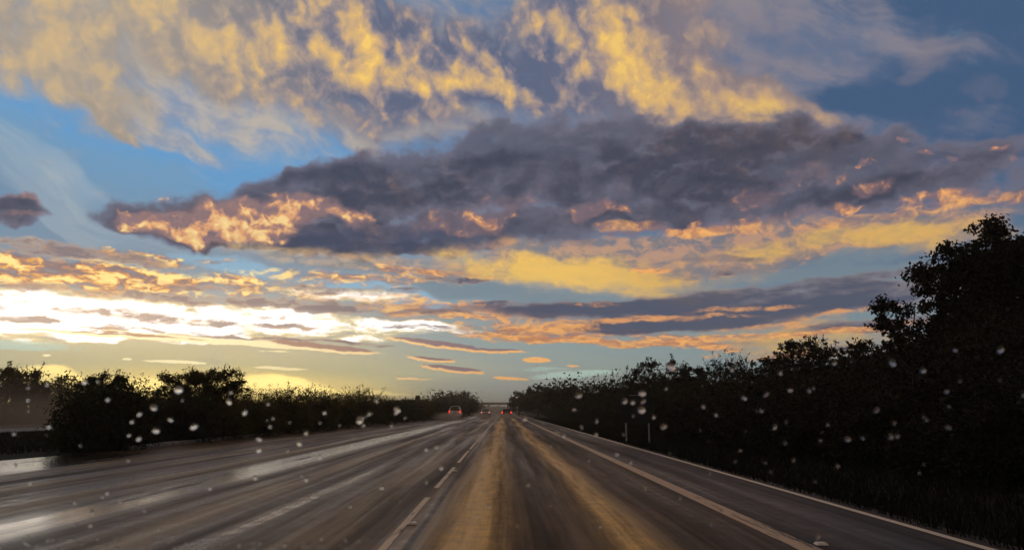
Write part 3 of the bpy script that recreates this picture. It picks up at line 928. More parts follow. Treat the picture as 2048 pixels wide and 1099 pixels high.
def plant(name, label, category, loc, lobes, leaf=0.08, n_leaves=9000, clump_r=0.2, density=14.0, trunk_r=0.09, mat="leaf", trunk=True,
          stems=1, twigs=0.5, group=None, spikes=0, rz=0.0, spike_len=0.6, droop=0.15):
    root = thing(name, label, category, loc, rz, group)
    cl = clumps_in(lobes, density)
    if len(cl) > 1400:
        cl = cl[nr.permutation(len(cl))[:1400]]
    cl[:, 2] = np.maximum(cl[:, 2], 0.08)
    idx = nr.randint(0, len(cl), n_leaves)
    rr = clump_r * nr.uniform(0.5, 1.3, len(cl))
    off = nr.normal(size=(n_leaves, 3)) * np.array([1, 1, 0.75])
    P = cl[idx] + off * rr[idx][:, None] * 0.55
    P[:, 2] = np.maximum(P[:, 2], 0.03)
    outv = off / (np.linalg.norm(off, axis=1)[:, None] + 1e-6)
    V, Fc = leaves_np(P, leaf, droop, outv)
    # trunk and limbs
    tb = Tubes()
    cen = [Vector(c) for c, r in lobes]
    top = max(cen, key=lambda v: v.z)
    for s in range(stems):
        bx, by = (0, 0) if stems == 1 else (nr.uniform(-.25, .25), nr.uniform(-.25, .25))
        mid = Vector((bx * 1.5 + top.x * 0.35, by * 1.5 + top.y * 0.35, top.z * 0.5))
        tb.add([(bx, by, -0.1), (bx * 1.2 + nr.uniform(-.05, .05), by * 1.2, top.z * 0.22), mid, top * 0.8 + Vector((0, 0, top.z * 0.1))],
               [trunk_r * 1.25, trunk_r, trunk_r * 0.7, trunk_r * 0.3], 8)
    tw = Tubes()
    for (c, r) in lobes:
        c = Vector(c)
        st = Vector((top.x * 0.3, top.y * 0.3, min(c.z * 0.55, top.z * 0.55)))
        m_ = st.lerp(c, 0.5) + Vector((0, 0, 0.08 * c.length * 0.3))
        tw.add([st, m_, c], [trunk_r * 0.5, trunk_r * 0.32, trunk_r * 0.15], 5)
        near = [k for k in range(len(cl)) if (Vector(cl[k]) - c).length < max(r) * 1.2]
        nr.shuffle(near)
        for k in near[:int(len(near) * twigs)][:60]:
            e = Vector(cl[k])
            b0 = c.lerp(e, 0.15)
            tw.add([b0, b0.lerp(e, 0.55) + Vector(nr.uniform(-.04, .04, 3)), e], [trunk_r * 0.12, trunk_r * 0.08, 0.004], 3)
    SV_, SF_ = None, None
    if spikes:
        # bare or sparsely leaved shoots that stand out of the crown
        pts = []
        order = np.argsort(-cl[:, 2])[: max(8, int(len(cl) * 0.35))]
        for s in range(spikes):
            e = Vector(cl[order[nr.randint(len(order))]])
            d = Vector((nr.uniform(-.6, .6), nr.uniform(-.6, .6), nr.uniform(.6, 1.1))).normalized() * spike_len * nr.uniform(.4, 1.1)
            q = e + d * 0.5 + Vector((nr.uniform(-.05, .05), 0, 0))
            tw.add([e, q, e + d], [0.009, 0.006, 0.003], 3)
            for j in range(9):
                t_ = nr.uniform(0.25, 1.05)
                pts.append(e + d * t_ + Vector(nr.normal(size=3) * 0.035))
            if nr.uniform() < 0.35:
                for j in range(14):
                    pts.append(e + d + Vector(nr.normal(size=3) * 0.06))
        V2, F2 = leaves_np(np.array([tuple(p) for p in pts]), leaf * 0.8)
        Fc = np.concatenate([Fc, F2 + len(V)])
        V = np.concatenate([V, V2])
    link("trunk" if trunk else "stem", tb.mesh("trunk"), M["bark"], root)
    link("branches", tw.mesh("branches"), M["bark"], root)
    link("crown", mesh_np("crown", V, Fc), M[mat], root)
    return root


def bush_lobes(w, h, n=6, low=True):
    L = [((0, 0, h * 0.45), (w * 0.36, w * 0.36, h * 0.42))]
    for i in range(n):
        a = 6.283 * i / n + nr.uniform(-.4, .4)
        rr = w * nr.uniform(0.2, 0.34)
        zc = h * nr.uniform(0.35, 0.74)
        L.append(((math.cos(a) * rr, math.sin(a) * rr, zc), (w * nr.uniform(.16, .26), w * nr.uniform(.16, .26), min(zc * 0.95, h * nr.uniform(.2, .3)))))
        if low:
            L.append(((math.cos(a + .5) * w * .3, math.sin(a + .5) * w * .3, h * .22), (w * .24, w * .24, h * .24)))
    return L


# ---- left hedge: five kinds of bush, copied along the median
LX = -13.4
P5 = [
    plant("hedge_bush", "", "bush", (0, 0, 0), bush_lobes(2.8, 2.4, 7), 0.085, 12000, 0.24, 30, 0.05, "leaf", False, 4, 0.3, spikes=26, spike_len=0.5),
    plant("hedge_bush", "", "bush", (0, 0, 0), bush_lobes(3.0, 2.5, 8), 0.085, 12000, 0.22, 30, 0.05, "leaf_warm", False, 4, 0.3, spikes=60, spike_len=0.7),
    plant("hedge_bush", "", "bush", (0, 0, 0), bush_lobes(2.6, 2.2, 6), 0.08, 10000, 0.26, 28, 0.05, "leaf", False, 3, 0.3, spikes=14, spike_len=0.4),
    plant("hedge_bush", "", "bush", (0, 0, 0), bush_lobes(3.2, 2.7, 8), 0.09, 12000, 0.22, 26, 0.05, "leaf_warm", False, 4, 0.3, spikes=90, spike_len=0.9),
]
note_kids()
HG = "bushes of the hedge on the left of the road"
# (photo x of its middle, photo y of its top, metres along the road, kind, width factor)
HEDGE = [
    (176, 764, 22.5, 2, 0.8, "bush at the near end of the left hedge, its rounded side against pale mist"),
    (218, 744, 24.0, 0, 0.95, "dark rounded bush next to the near end of the left hedge, taller than it"),
    (268, 762, 26.0, 2, 0.8, "small dark bush just left of the bright gap in the left hedge"),
    (318, 796, 28.5, 2, 0.7, "low bush filling the bright gap left of the flat-topped tree"),
    (372, 778, 29.5, 0, 0.9, "leafy bush under the left side of the flat-topped tree"),
    (440, 775, 32.5, 1, 0.95, "leafy bush under the right side of the flat-topped tree"),
    (512, 775, 36.5, 1, 1.0, "orange-edged bush directly right of the flat-topped tree with the glow behind it"),
    (572, 772, 41.0, 3, 1.05, "bush with tufted shoots standing against the bright glow"),
    (628, 774, 46.0, 3, 1.05, "spiky bush at the middle of the left hedge where the bright glow ends"),
    (678, 778, 53.0, 1, 1.1, "dense bush between the two spiky bushes of the left hedge"),
    (722, 776, 61.0, 3, 1.15, "spiky bush with long shoots bending right over the left hedge"),
    (762, 790, 70.0, 0, 1.2, "low bush where the left hedge drops behind the bent shoots"),
    (796, 792, 82.0, 2, 1.5, "hazy bush of the left hedge just short of the dark square sign"),
    (826, 794, 97.0, 1, 1.7, "hazy bush of the left hedge below the dark square sign"),
    (852, 796, 115.0, 0, 2.0, "hazy far bush of the left hedge below the street lamp"),
]
for i, (px_, py_, y_, kd, wf_, lab) in enumerate(HEDGE):
    top = at(px_, py_, y_)
    src = P5[kd]
    h0 = (2.4, 2.5, 2.2, 2.7)[kd]
    s_ = top.z / h0
    # the hedge is several bushes deep: this is the one that shows, more stand behind
    copy_tree(src, lab, (top.x, y_, 0), nr.uniform(0, 6.28), (wf_ * max(1, y_ / 45), wf_ * max(1, y_ / 60), s_), group=HG)
for i in range(46):
    y_ = 22 + 1.9 * i * (1 + i * 0.014)
    for row, dx_ in enumerate((0.4, -2.2)):
        if row == 0 and i % 2:
            continue
        kd = nr.randint(4)
        hh = 1.75 if row == 0 else 1.95
        if y_ < (25 if row == 0 else 32) or 29 < y_ < 31 and row == 0:
            continue
        s_ = hh / (2.4, 2.5, 2.2, 2.7)[kd] * nr.uniform(.92, 1.08)
        copy_tree(P5[kd], "low dark bush inside the left hedge, below its skyline", (LX + dx_ + nr.uniform(-.2, .2), y_, 0), nr.uniform(0, 6.28), (1.0, 1.0, s_),
                  group="low bushes filling the left hedge")
# the four originals become hedge bushes too, at the far end
for k, (o, y_) in enumerate(zip(P5, (128, 140, 152, 165))):
    o.location = (-13.6 - k * .2, y_, 0)
    o.scale = (1.6, 2.0, 1.25)
    o["label"] = ("far hazy bush closing the left hedge behind the white car", "far hazy bush left of the round-topped far tree", "far hazy bush at the foot of the round-topped far tree on the left",
                  "farthest hazy bush of the left hedge, beside the vanishing road")[k]
    o["group"] = HG


def px_tree(name, label, category, y, base_px, lobes_px, group=None, **k):
    """A tree whose lobes are given by where the photograph shows them (x, y, half width, half height, depth offset)."""
    b = at(base_px, 812, y)
    loc = Vector((b.x, y, 0))
    L = []
    for (px_, py_, rx_, ry_, dy_) in lobes_px:
        c = at(px_, py_, y + dy_) - loc
        m = (y + dy_) / F_PX
        L.append((tuple(c), (rx_ * m, (rx_ + ry_) * 0.5 * m, ry_ * m)))
    return plant(name, label, category, loc, L, group=group, **k)


px_tree("median_tree", "flat-topped small tree rising above the left hedge in front of the sunset glow", "tree", 33.0, 405,
        [(385, 758, 50, 12, 0), (430, 750, 46, 13, .5), (405, 752, 46, 11, -.4), (350, 762, 30, 7, .3), (330, 752, 10, 4, 0), (350, 785, 40, 16, 0), (400, 790, 60, 20, 0), (455, 782, 44, 16, 0), (465, 762, 26, 8, -.3), (480, 765, 8, 4, 0), (372, 775, 30, 10, 0), (440, 775, 40, 12, 0)],
        leaf=0.085, n_leaves=15000, clump_r=0.18, density=42, trunk_r=0.07, mat="leaf_warm", stems=3, twigs=.6, spikes=30, spike_len=.3)
px_tree("median_tree", "pair of leafy tops of a small tree over the near end of the left hedge", "tree", 27.5, 215,
        [(210, 762, 30, 14, 0), (245, 768, 20, 11, 0), (180, 770, 22, 12, .3), (215, 792, 46, 20, 0)],
        leaf=0.08, n_leaves=6000, clump_r=0.16, density=40, trunk_r=0.06, mat="leaf", stems=2, twigs=.5, spikes=24, spike_len=.35)
px_tree("far_tree", "round-topped far tree on the left beside the vanishing road", "tree", 215.0, 922,
        [(922, 800, 26, 17, 0), (900, 806, 26, 13, 0), (944, 810, 16, 12, 0), (925, 815, 34, 10, 0), (880, 810, 22, 10, 4)],
        leaf=0.5, n_leaves=5000, clump_r=0.9, density=1.2, trunk_r=0.25, mat="leaf", twigs=.3)

# ---- trees across the opposite road, seen through mist at the left edge
BT = "misty trees beyond the opposite road"
for j, (px_, ty, hw, y_, lab) in enumerate([
        (12, 732, 36, 66, "misty tree with a thin top at the left edge beyond the opposite road"),
        (62, 742, 32, 70, "misty pale tree beyond the opposite road, second from the left edge"),
        (130, 752, 44, 74, "misty low tree beyond the opposite road, just behind the end of the hedge"),
        (195, 758, 40, 78, "misty tree beyond the opposite road showing over the first hedge bushes"),
        (-50, 735, 40, 62, "misty tree beyond the opposite road cut by the left edge of the frame")]):
    px_tree("far_tree", lab, "tree", y_, px_,
            [(px_, ty + 22, hw * .7, 20, 0), (px_ - hw * .5, ty + 34, hw * .6, 18, 1), (px_ + hw * .5, ty + 36, hw * .6, 18, -1), (px_, ty + 56, hw * 1.1, 24, 0), (px_ + 6, ty + 10, hw * .25, 9, 0)],
            group=BT, leaf=0.2, n_leaves=6000, clump_r=.42, density=6, trunk_r=.14, mat="leaf_warm", twigs=.4, spikes=26, spike_len=1.0)

# ---- right-hand trees
RG = "dark trees along the right of the road"
px_tree("roadside_tree", "tallest dark tree at the right edge, with a lobed crown against the yellow cloud", "tree", 24.0, 2010,
        [(1985, 492, 44, 44, 0), (2030, 530, 60, 50, .5), (1925, 520, 52, 26, -.3), (1960, 560, 70, 46, 0), (1880, 560, 50, 34, .3), (1850, 545, 34, 18, 0), (1905, 600, 44, 26, .6),
         (1950, 640, 70, 60, 0), (2040, 620, 80, 90, 0), (1990, 700, 90, 70, 0), (1925, 700, 50, 50, -.5), (2080, 540, 70, 70, 0), (1995, 455, 22, 14, 0), (2060, 720, 90, 90, .5), (1895, 505, 16, 8, 0)],
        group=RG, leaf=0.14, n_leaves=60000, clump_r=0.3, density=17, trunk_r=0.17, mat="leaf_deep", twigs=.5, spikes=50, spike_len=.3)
px_tree("roadside_tree", "dark tree reaching a leafy arm out to the left below the tallest tree", "tree", 26.0, 1850,
        [(1790, 625, 40, 18, 0), (1760, 612, 18, 10, 0), (1830, 618, 34, 14, .3), (1800, 660, 40, 18, -.3), (1775, 650, 24, 12, 0), (1850, 665, 36, 18, .5), (1870, 640, 24, 12, 0), (1840, 700, 60, 26, 0),
         (1900, 690, 50, 46, 0), (1880, 740, 90, 50, 0), (1940, 780, 90, 60, 0)],
        group=RG, leaf=0.12, n_leaves=34000, clump_r=0.2, density=26, trunk_r=0.11, mat="leaf_deep", twigs=.6, spikes=30, spike_len=.25)
px_tree("roadside_tree", "dark low-crowned tree between the umbrella-shaped tree and the leafy arm", "tree", 31.0, 1740,
        [(1730, 712, 50, 20, 0), (1780, 700, 40, 18, 0), (1700, 725, 40, 20, 0), (1745, 750, 80, 40, 0), (1810, 730, 50, 30, 0), (1725, 690, 14, 8, 0), (1760, 800, 90, 50, 0)],
        group=RG, leaf=0.12, n_leaves=16000, clump_r=0.18, density=18, trunk_r=0.1, mat="leaf_deep", twigs=.5, spikes=40, spike_len=.35)
px_tree("roadside_tree", "umbrella-shaped dark tree standing up alone against the orange low cloud", "tree", 37.0, 1605,
        [(1600, 684, 42, 13, 0), (1575, 692, 24, 11, .4), (1640, 694, 36, 14, 0), (1665, 705, 22, 13, 0), (1545, 716, 32, 9, 0), (1530, 722, 20, 7, 0), (1610, 712, 56, 20, 0), (1650, 725, 44, 22, 0),
         (1590, 745, 80, 26, 0), (1565, 728, 34, 10, .3), (1520, 745, 30, 14, 0), (1620, 780, 90, 36, 0)],
        group=RG, leaf=0.12, n_leaves=16000, clump_r=0.18, density=20, trunk_r=0.12, mat="leaf_deep", twigs=.5, spikes=30, spike_len=.3)
px_tree("roadside_tree", "wispy dark tree with fine bare shoots left of the umbrella-shaped tree", "tree", 45.0, 1462,
        [(1450, 738, 34, 14, 0), (1480, 742, 28, 12, 0), (1425, 748, 22, 12, 0), (1455, 765, 56, 22, 0), (1500, 760, 30, 18, 0), (1450, 800, 70, 30, 0)],
        group=RG, leaf=0.10, n_leaves=9000, clump_r=0.22, density=12, trunk_r=0.09, mat="leaf_deep", twigs=.8, spikes=150, spike_len=1.0)
px_tree("roadside_tree", "compact round-headed dark tree right of the sparse tufted tree", "tree", 52.0, 1376,
        [(1376, 742, 26, 14, 0), (1362, 755, 24, 16, 0), (1392, 758, 22, 18, 0), (1376, 775, 34, 20, 0), (1376, 800, 44, 22, 0)],
        group=RG, leaf=0.15, n_leaves=11000, clump_r=0.24, density=12, trunk_r=0.11, mat="leaf_deep", twigs=.4, spikes=14, spike_len=.4)
px_tree("roadside_tree", "sparse dark tree with separate leaf tufts above the road sign", "tree", 57.0, 1300,
        [(1292, 735, 18, 8, 0), (1318, 736, 20, 10, 0), (1275, 742, 14, 6, 0), (1300, 728, 8, 3, 0), (1345, 742, 12, 7, 0), (1300, 752, 46, 9, 0), (1335, 758, 26, 12, 0), (1275, 762, 40, 12, 0), (1310, 780, 60, 20, 0), (1290, 800, 60, 22, 0), (1345, 724, 3, 3, 0)],
        group=RG, leaf=0.17, n_leaves=8500, clump_r=0.2, density=8, trunk_r=0.09, mat="leaf_deep", twigs=1.0, spikes=50, spike_len=.7)
px_tree("roadside_tree", "thin twiggy tree where the right-hand skyline starts to climb", "tree", 72.0, 1215,
        [(1205, 770, 24, 8, 0), (1235, 764, 22, 9, 0), (1180, 778, 22, 8, 0), (1215, 785, 50, 12, 0), (1250, 780, 30, 14, 0), (1215, 805, 60, 16, 0)],
        group=RG, leaf=0.16, n_leaves=8000, clump_r=0.28, density=6, trunk_r=0.09, mat="leaf_deep", twigs=1.0, spikes=120, spike_len=1.4)
px_tree("roadside_tree", "dark tree with a knobbly top on the far right-hand skyline", "tree", 100.0, 1135,
        [(1130, 785, 24, 10, 0), (1150, 782, 16, 8, 0), (1108, 790, 18, 10, 0), (1135, 800, 44, 14, 0)],
        group=RG, leaf=0.28, n_leaves=7000, clump_r=0.5, density=2.5, trunk_r=0.13, mat="leaf_deep", twigs=.4, spikes=20, spike_len=1)
px_tree("roadside_tree", "domed far tree on the right, second from the end of the row", "tree", 140.0, 1076,
        [(1076, 786, 20, 14, 0), (1062, 795, 18, 12, 0), (1092, 792, 18, 12, 0), (1078, 805, 34, 14, 0)],
        group=RG, leaf=0.4, n_leaves=5000, clump_r=0.7, density=1.4, trunk_r=0.16, mat="leaf_deep", twigs=.3)
px_tree("roadside_tree", "smallest far tree at the end of the row on the right, beside the bridge", "tree", 200.0, 1038,
        [(1037, 796, 13, 12, 0), (1028, 803, 10, 9, 0), (1048, 803, 14, 12, 0), (1040, 812, 20, 9, 0)],
        group=RG, leaf=0.5, n_leaves=4000, clump_r=0.9, density=.9, trunk_r=0.2, mat="leaf_deep", twigs=.3)

# ---- thicket below and between the trees on the right
TH = [
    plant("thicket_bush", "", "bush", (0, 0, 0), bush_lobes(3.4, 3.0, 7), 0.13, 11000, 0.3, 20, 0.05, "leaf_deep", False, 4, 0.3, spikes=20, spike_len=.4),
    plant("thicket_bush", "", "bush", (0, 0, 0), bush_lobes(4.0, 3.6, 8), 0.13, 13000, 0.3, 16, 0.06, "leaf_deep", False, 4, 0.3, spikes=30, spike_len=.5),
]
note_kids()
TG = "dark bushes of the thicket on the right"
TL_ = "unlit dark bush in the black thicket under the right-hand trees"


def skyline(px_):
    """Photo y that the thicket must stay below at photo x."""
    pts = [(1020, 806), (1060, 790), (1100, 790), (1250, 775), (1330, 760), (1400, 768), (1500, 758), (1560, 742), (1650, 735), (1700, 732), (1800, 745), (1870, 720), (1960, 640), (2060, 600), (4000, 500)]
    for (a, b), (c, d) in zip(pts, pts[1:]):
        if a <= px_ <= c:
            return b + (d - b) * (px_ - a) / (c - a)
    return 600


n_th = 0
for row, (X_, h_, w_, step) in enumerate([(8.2, 1.6, .62, 2.0), (10.3, 2.7, .85, 2.5), (12.8, 4.0, 1.0, 3.0), (15.8, 5.2, 1.1, 3.6), (19.5, 6.5, 1.3, 4.6)]):
    y_ = 6.0 if row < 3 else 10.0
    while y_ < 150:
        x_ = X_ + nr.uniform(-.4, .4) + (0.6 if y_ > 40 else 0)
        pxx = 1008 + x_ / y_ * F_PX
        lim = (820 - skyline(pxx)) / F_PX * y_ + 1.2
        hh = min(h_ * nr.uniform(.85, 1.2), lim * 0.86)
        s_ = hh / 3.1
        src = TH[n_th % 2]
        lab = TL_
        copy_tree(src, lab, (x_, y_, 0), nr.uniform(0, 6.28), (w_ * max(1, s_ * .8), w_ * max(1, s_ * .8), s_), group=TG)
        n_th += 1
        y_ += step * nr.uniform(.85, 1.15) * (1 + y_ / 90)
for o, x_ in zip(TH, (24.0, 28.0)):
    o.location = (x_, 14 + x_ * 0.4, 0)
    o.scale = (1.6, 1.6, 2.4)
    o["label"], o["group"] = TL_, TG

# ---- far woods that read as one mass
def woods(name, label, pts, leaf, n, h, mat):
    """Foliage mass following a line of (x, y) points."""
    P = []
    for i in range(n):
        t_ = nr.uniform(0, len(pts) - 1)
        k = int(t_)
        a, b = pts[k], pts[min(k + 1, len(pts) - 1)]
        f = t_ - k
        x_ = a[0] + (b[0] - a[0]) * f + nr.normal() * 2.5
        y_ = a[1] + (b[1] - a[1]) * f + nr.normal() * 2.5
        top_ = h * (0.80 + 0.20 * math.sin(x_ * .9 + y_ * .23) + 0.2 * math.sin(y_ * 0.41 + x_ * .3) + .12 * math.sin(y_ * 1.3) + .1 * math.sin(x_ * 2.1))
        P.append((x_, y_, top_ * nr.uniform(0.0, 1.0) ** 0.7))
    V_, F_ = leaves_np(np.array(P), leaf)
    return link(name, mesh_np(name, V_, F_), M[mat], label=label, category="woods", kind="stuff")


woods("far_woods", "dark far wood closing the right side of the road before the bridge", [(14, 150), (15, 250), (15, 400), (18, 640)], 0.7, 26000, 7.0, "leaf_deep")
woods("far_woods", "hazy far wood on the left between the hedge and the bridge", [(-14.5, 160), (-15, 260), (-16, 400), (-20, 640)], 0.6, 22000, 4.6, "leaf")
woods("far_woods", "hazy line of trees beyond the opposite road on the left", [(-52, 40), (-50, 90), (-50, 200), (-46, 420), (-42, 640)], 0.4, 40000, 2.7, "leaf_warm")
woods("far_woods", "low hazy wood across the far end of the road behind the bridge", [(-140, 1000), (-60, 980), (0, 990), (60, 1000), (140, 1020)], 1.4, 12000, 7.0, "leaf")
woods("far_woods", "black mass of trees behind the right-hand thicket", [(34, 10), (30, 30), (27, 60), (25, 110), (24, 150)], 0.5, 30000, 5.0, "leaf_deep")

# ------------------------------------------------------------------ grass
def grass(name, label, n, fx, fy, h, lean=0.35):
    x_, y_ = fx(n), fy(n)
    b = np.stack([x_, y_, np.full(n, -0.03)], axis=1)
    a = nr.uniform(0, 6.283, n)
    w = np.stack([np.cos(a), np.sin(a), np.zeros(n)], axis=1) * nr.uniform(.004, .009, n)[:, None] * (1 + y_[:, None] / 25)
    H = h * nr.uniform(.4, 1.2, n)
    t_ = b + np.stack([nr.normal(size=n) * lean * H, nr.normal(size=n) * lean * H, H], axis=1)
    V_ = np.stack([b - w, b + w, t_], axis=1).reshape(-1, 3)
    i = np.arange(n)[:, None] * 3
    return link(name, mesh_np(name, V_, np.concatenate([i, i + 1, i + 2], axis=1)), M["grass"], label=label, category="grass", kind="stuff")


grass("grass", "short dark grass on the verge right of the thin white line", 70000, lambda n: 4.42 + nr.uniform(0, 1, n) ** 1.3 * 4.6, lambda n: 4 + nr.uniform(0, 1, n) ** 1.5 * 110, 0.16)
grass("grass", "dark green grass strip between the two roads on the left", 60000, lambda n: nr.uniform(-27.3, -13.9, n), lambda n: 6 + nr.uniform(0, 1, n) ** 1.3 * 60, 0.15)
grass("grass", "dark weeds along the kerb at the foot of the left hedge", 16000, lambda n: nr.uniform(-12.9, -11.95, n), lambda n: 24 + nr.uniform(0, 1, n) ** 1.5 * 120, 0.22)


# ------------------------------------------------------------------ cars
def loft(bm, secs):
    """Close a skin over matching rings of points."""
    rings = [[bm.verts.new(p) for p in s] for s in secs]
    for a, b in zip(rings, rings[1:]):
        for i in range(len(a)):
            j = (i + 1) % len(a)
            bm.faces.new((a[i], a[j], b[j], b[i]))
    bm.faces.new(rings[0])
    bm.faces.new(list(reversed(rings[-1])))


def ring(y, w0, w1, z0, z1, r=0.12):
    """Rounded cross-section at y: half width w0 at the bottom, w1 at the top."""
    return [(-w0 + r, y, z0), (w0 - r, y, z0), (w0, y, z0 + r), (w0 + .01, y, (z0 + z1) / 2), (w1, y, z1 - r), (w1 - r, y, z1), (-w1 + r, y, z1), (-w1, y, z1 - r), (-w0 - .01, y, (z0 + z1) / 2), (-w0, y, z0 + r)]


def make_car(label, loc, paint, L, W, belt, H, tail, lamp, lamp_shape, group):
    """Rear towards -y. tail: 'wagon' has an upright tailgate, 'saloon' a boot."""
    root = thing("car", label, "car", loc, 0, group)
    w = W / 2
    bm = bmesh.new()
    hb = belt
    rear_top = hb if tail == "wagon" else hb - 0.06
    loft(bm, [ring(0.0, w - .10, w - .14, .42, rear_top - .12), ring(0.10, w - .03, w - .08, .30, rear_top), ring(0.9, w, w - .05, .24, hb), ring(L * .55, w, w - .04, .24, hb),
              ring(L * .76, w, w - .05, .24, hb - .02), ring(L - .35, w - .04, w - .14, .26, hb - .20), ring(L, w - .16, w - .26, .34, hb - .34)])
    body = link("body", bm_mesh("body", bm, True), paint, root)
    # cabin
    bm = bmesh.new()
    y0 = 0.10 if tail == "wagon" else 0.95
    yr = 0.50 if tail == "wagon" else 1.65
    z0 = hb - .06
    loft(bm, [ring(y0, w - .10, w - .12, z0, z0 + .09, .04), ring((y0 + yr) / 2, w - .12, w - .22, z0, (z0 + H) / 2 + .08, .08), ring(yr, w - .12, w - .29, z0, H - .01, .1), ring(L * .42, w - .10, w - .27, z0, H, .1),
              ring(L * .56, w - .10, w - .29, z0, H - .05, .1), ring(L * .74, w - .12, w - .16, z0, z0 + .10, .04)])
    link("roof", bm_mesh("roof", bm, True), paint, root)
    # rear window, a sloped slab standing just proud of the cabin
    slope = math.atan2(H - z0 - .1, yr - y0)
    mid = Vector((0, (y0 + yr) / 2 - .035, (z0 + .08 + H) / 2))
    bm = bmesh.new()
    for sx, zz_ in ((w - .20, -1), (w - .37, 1)):
        pass
    hl_ = (H - z0 - .1) * .40 / math.sin(slope)
    d = Vector((0, math.cos(slope), math.sin(slope)))
    nrm = Vector((0, -math.sin(slope), math.cos(slope)))
    vs = []
    for off in (0.025, -0.06):
        for sx, sz in ((-(w - .24), -1), (w - .24, -1), (w - .37, 1), (-(w - .37), 1)):
            vs.append(bm.verts.new(mid + Vector((sx, 0, 0)) + d * hl_ * sz + nrm * off))
    for f in ((0, 1, 2, 3), (7, 6, 5, 4), (0, 4, 5, 1), (1, 5, 6, 2), (2, 6, 7, 3), (3, 7, 4, 0)):
        bm.faces.new([vs[i] for i in f])
    bmesh.ops.bevel(bm, geom=list(bm.edges), offset=.012, segments=1, affect="EDGES")
    link("rear_window", bm_mesh("rear_window", bm), M["glass"], root)
    # side windows
    for s in (-1, 1):
        bm = bmesh.new()
        q = [(s * (w - .125), y0 + .35, z0 + .08), (s * (w - .125), L * .70, z0 + .08), (s * (w - .262), L * .57, H - .12), (s * (w - .262), yr + .05, H - .12)]
        a = [bm.verts.new(p) for p in q]
        b = [bm.verts.new((p[0] - s * .05, p[1], p[2])) for p in q]
        bm.faces.new(a)
        bm.faces.new(list(reversed(b)))
        for i in range(4):
            j = (i + 1) % 4
            bm.faces.new((a[i], b[i], b[j], a[j]))
        link("side_window", bm_mesh("side_window", bm), M["glass"], root)
    # bumper, plate, lamps, mirrors, wheels
    bm = bmesh.new()
    box(bm, (0, -0.02, .50), (W - .12, .22, .26), bevel=.05)
    bump = link("bumper", bm_mesh("bumper", bm), paint, root)
    bm = bmesh.new()
    box(bm, (0, 0.06, .30), (W - .3, .2, .14), bevel=.03)
    link("diffuser", bm_mesh("diffuser", bm), M["trim"], root)
    bm = bmesh.new()
    box(bm, (0, -.02 if tail == "wagon" else .0, hb - .26 if tail == "wagon" else .74), (.50, .03, .12), bevel=.005)
    link("number_plate", bm_mesh("number_plate", bm), M["plate"], root)
    lw, lh, lz = lamp_shape
    for s in (-1, 1):
        bm = bmesh.new()
        box(bm, (s * (w - .06 - lw / 2), .05, lz), (lw, .16, lh), bevel=.03)
        link("tail_lamp", bm_mesh("tail_lamp", bm), lamp, root)
        bm = bmesh.new()
        box(bm, (s * (w + .09), L * .66, hb + .05), (.20, .10, .13), bevel=.03)
        link("door_mirror", bm_mesh("door_mirror", bm), M["trim"], root)
        for yy in (.85, L - .85):
            wh = thing("wheel", "", "")if False else None
            bm = bmesh.new()
            bmesh.ops.create_cone(bm, cap_ends=True, segments=24, radius1=.33, radius2=.33, depth=.22, matrix=Matrix.Translation((s * (w - .12), yy, .33)) @ Matrix.Rotation(math.pi / 2, 4, "Y"))
            bmesh.ops.bevel(bm, geom=[e for e in bm.edges if len(e.link_faces) == 2 and e.calc_face_angle() > .8], offset=.03, segments=2, affect="EDGES")
            wo = link("wheel", bm_mesh("wheel", bm), M["tyre"], root)
            bm = bmesh.new()
            bmesh.ops.create_cone(bm, cap_ends=True, segments=16, radius1=.21, radius2=.19, depth=.03, matrix=Matrix.Translation((s * (w - .002), yy, .33)) @ Matrix.Rotation(math.pi / 2 * s, 4, "Y"))
            link("rim", bm_mesh("rim", bm), M["rim"], wo)
    bm = bmesh.new()
    box(bm, (0, yr + .02, H - .02), (W * .5, .12, .05), bevel=.015)
    link("roof_spoiler", bm_mesh("roof_spoiler", bm), paint, root)
    return root


CG = "cars driving away down the wet road"
make_car("white estate car with red tail lamps in the left lane, trailing spray", (-7.1, 110.0, 0.0), M["white_car"], 4.6, 1.86, 1.08, 1.82, "wagon", M["red_lit"], (.16, .42, 1.0), CG)
make_car("low silver saloon with pale tail lamps in the middle lane", (-3.25, 134.0, 0.0), M["grey_car"], 4.6, 1.78, .98, 1.42, "saloon", M["red_dim"], (.30, .18, .86), CG)
make_car("dark hatchback with bright red tail lamps straight ahead in the right lane", (0.45, 124.0, 0.0), M["dark_car"], 4.2, 1.78, .98, 1.46, "wagon", M["red_lit"], (.22, .34, .86), CG)

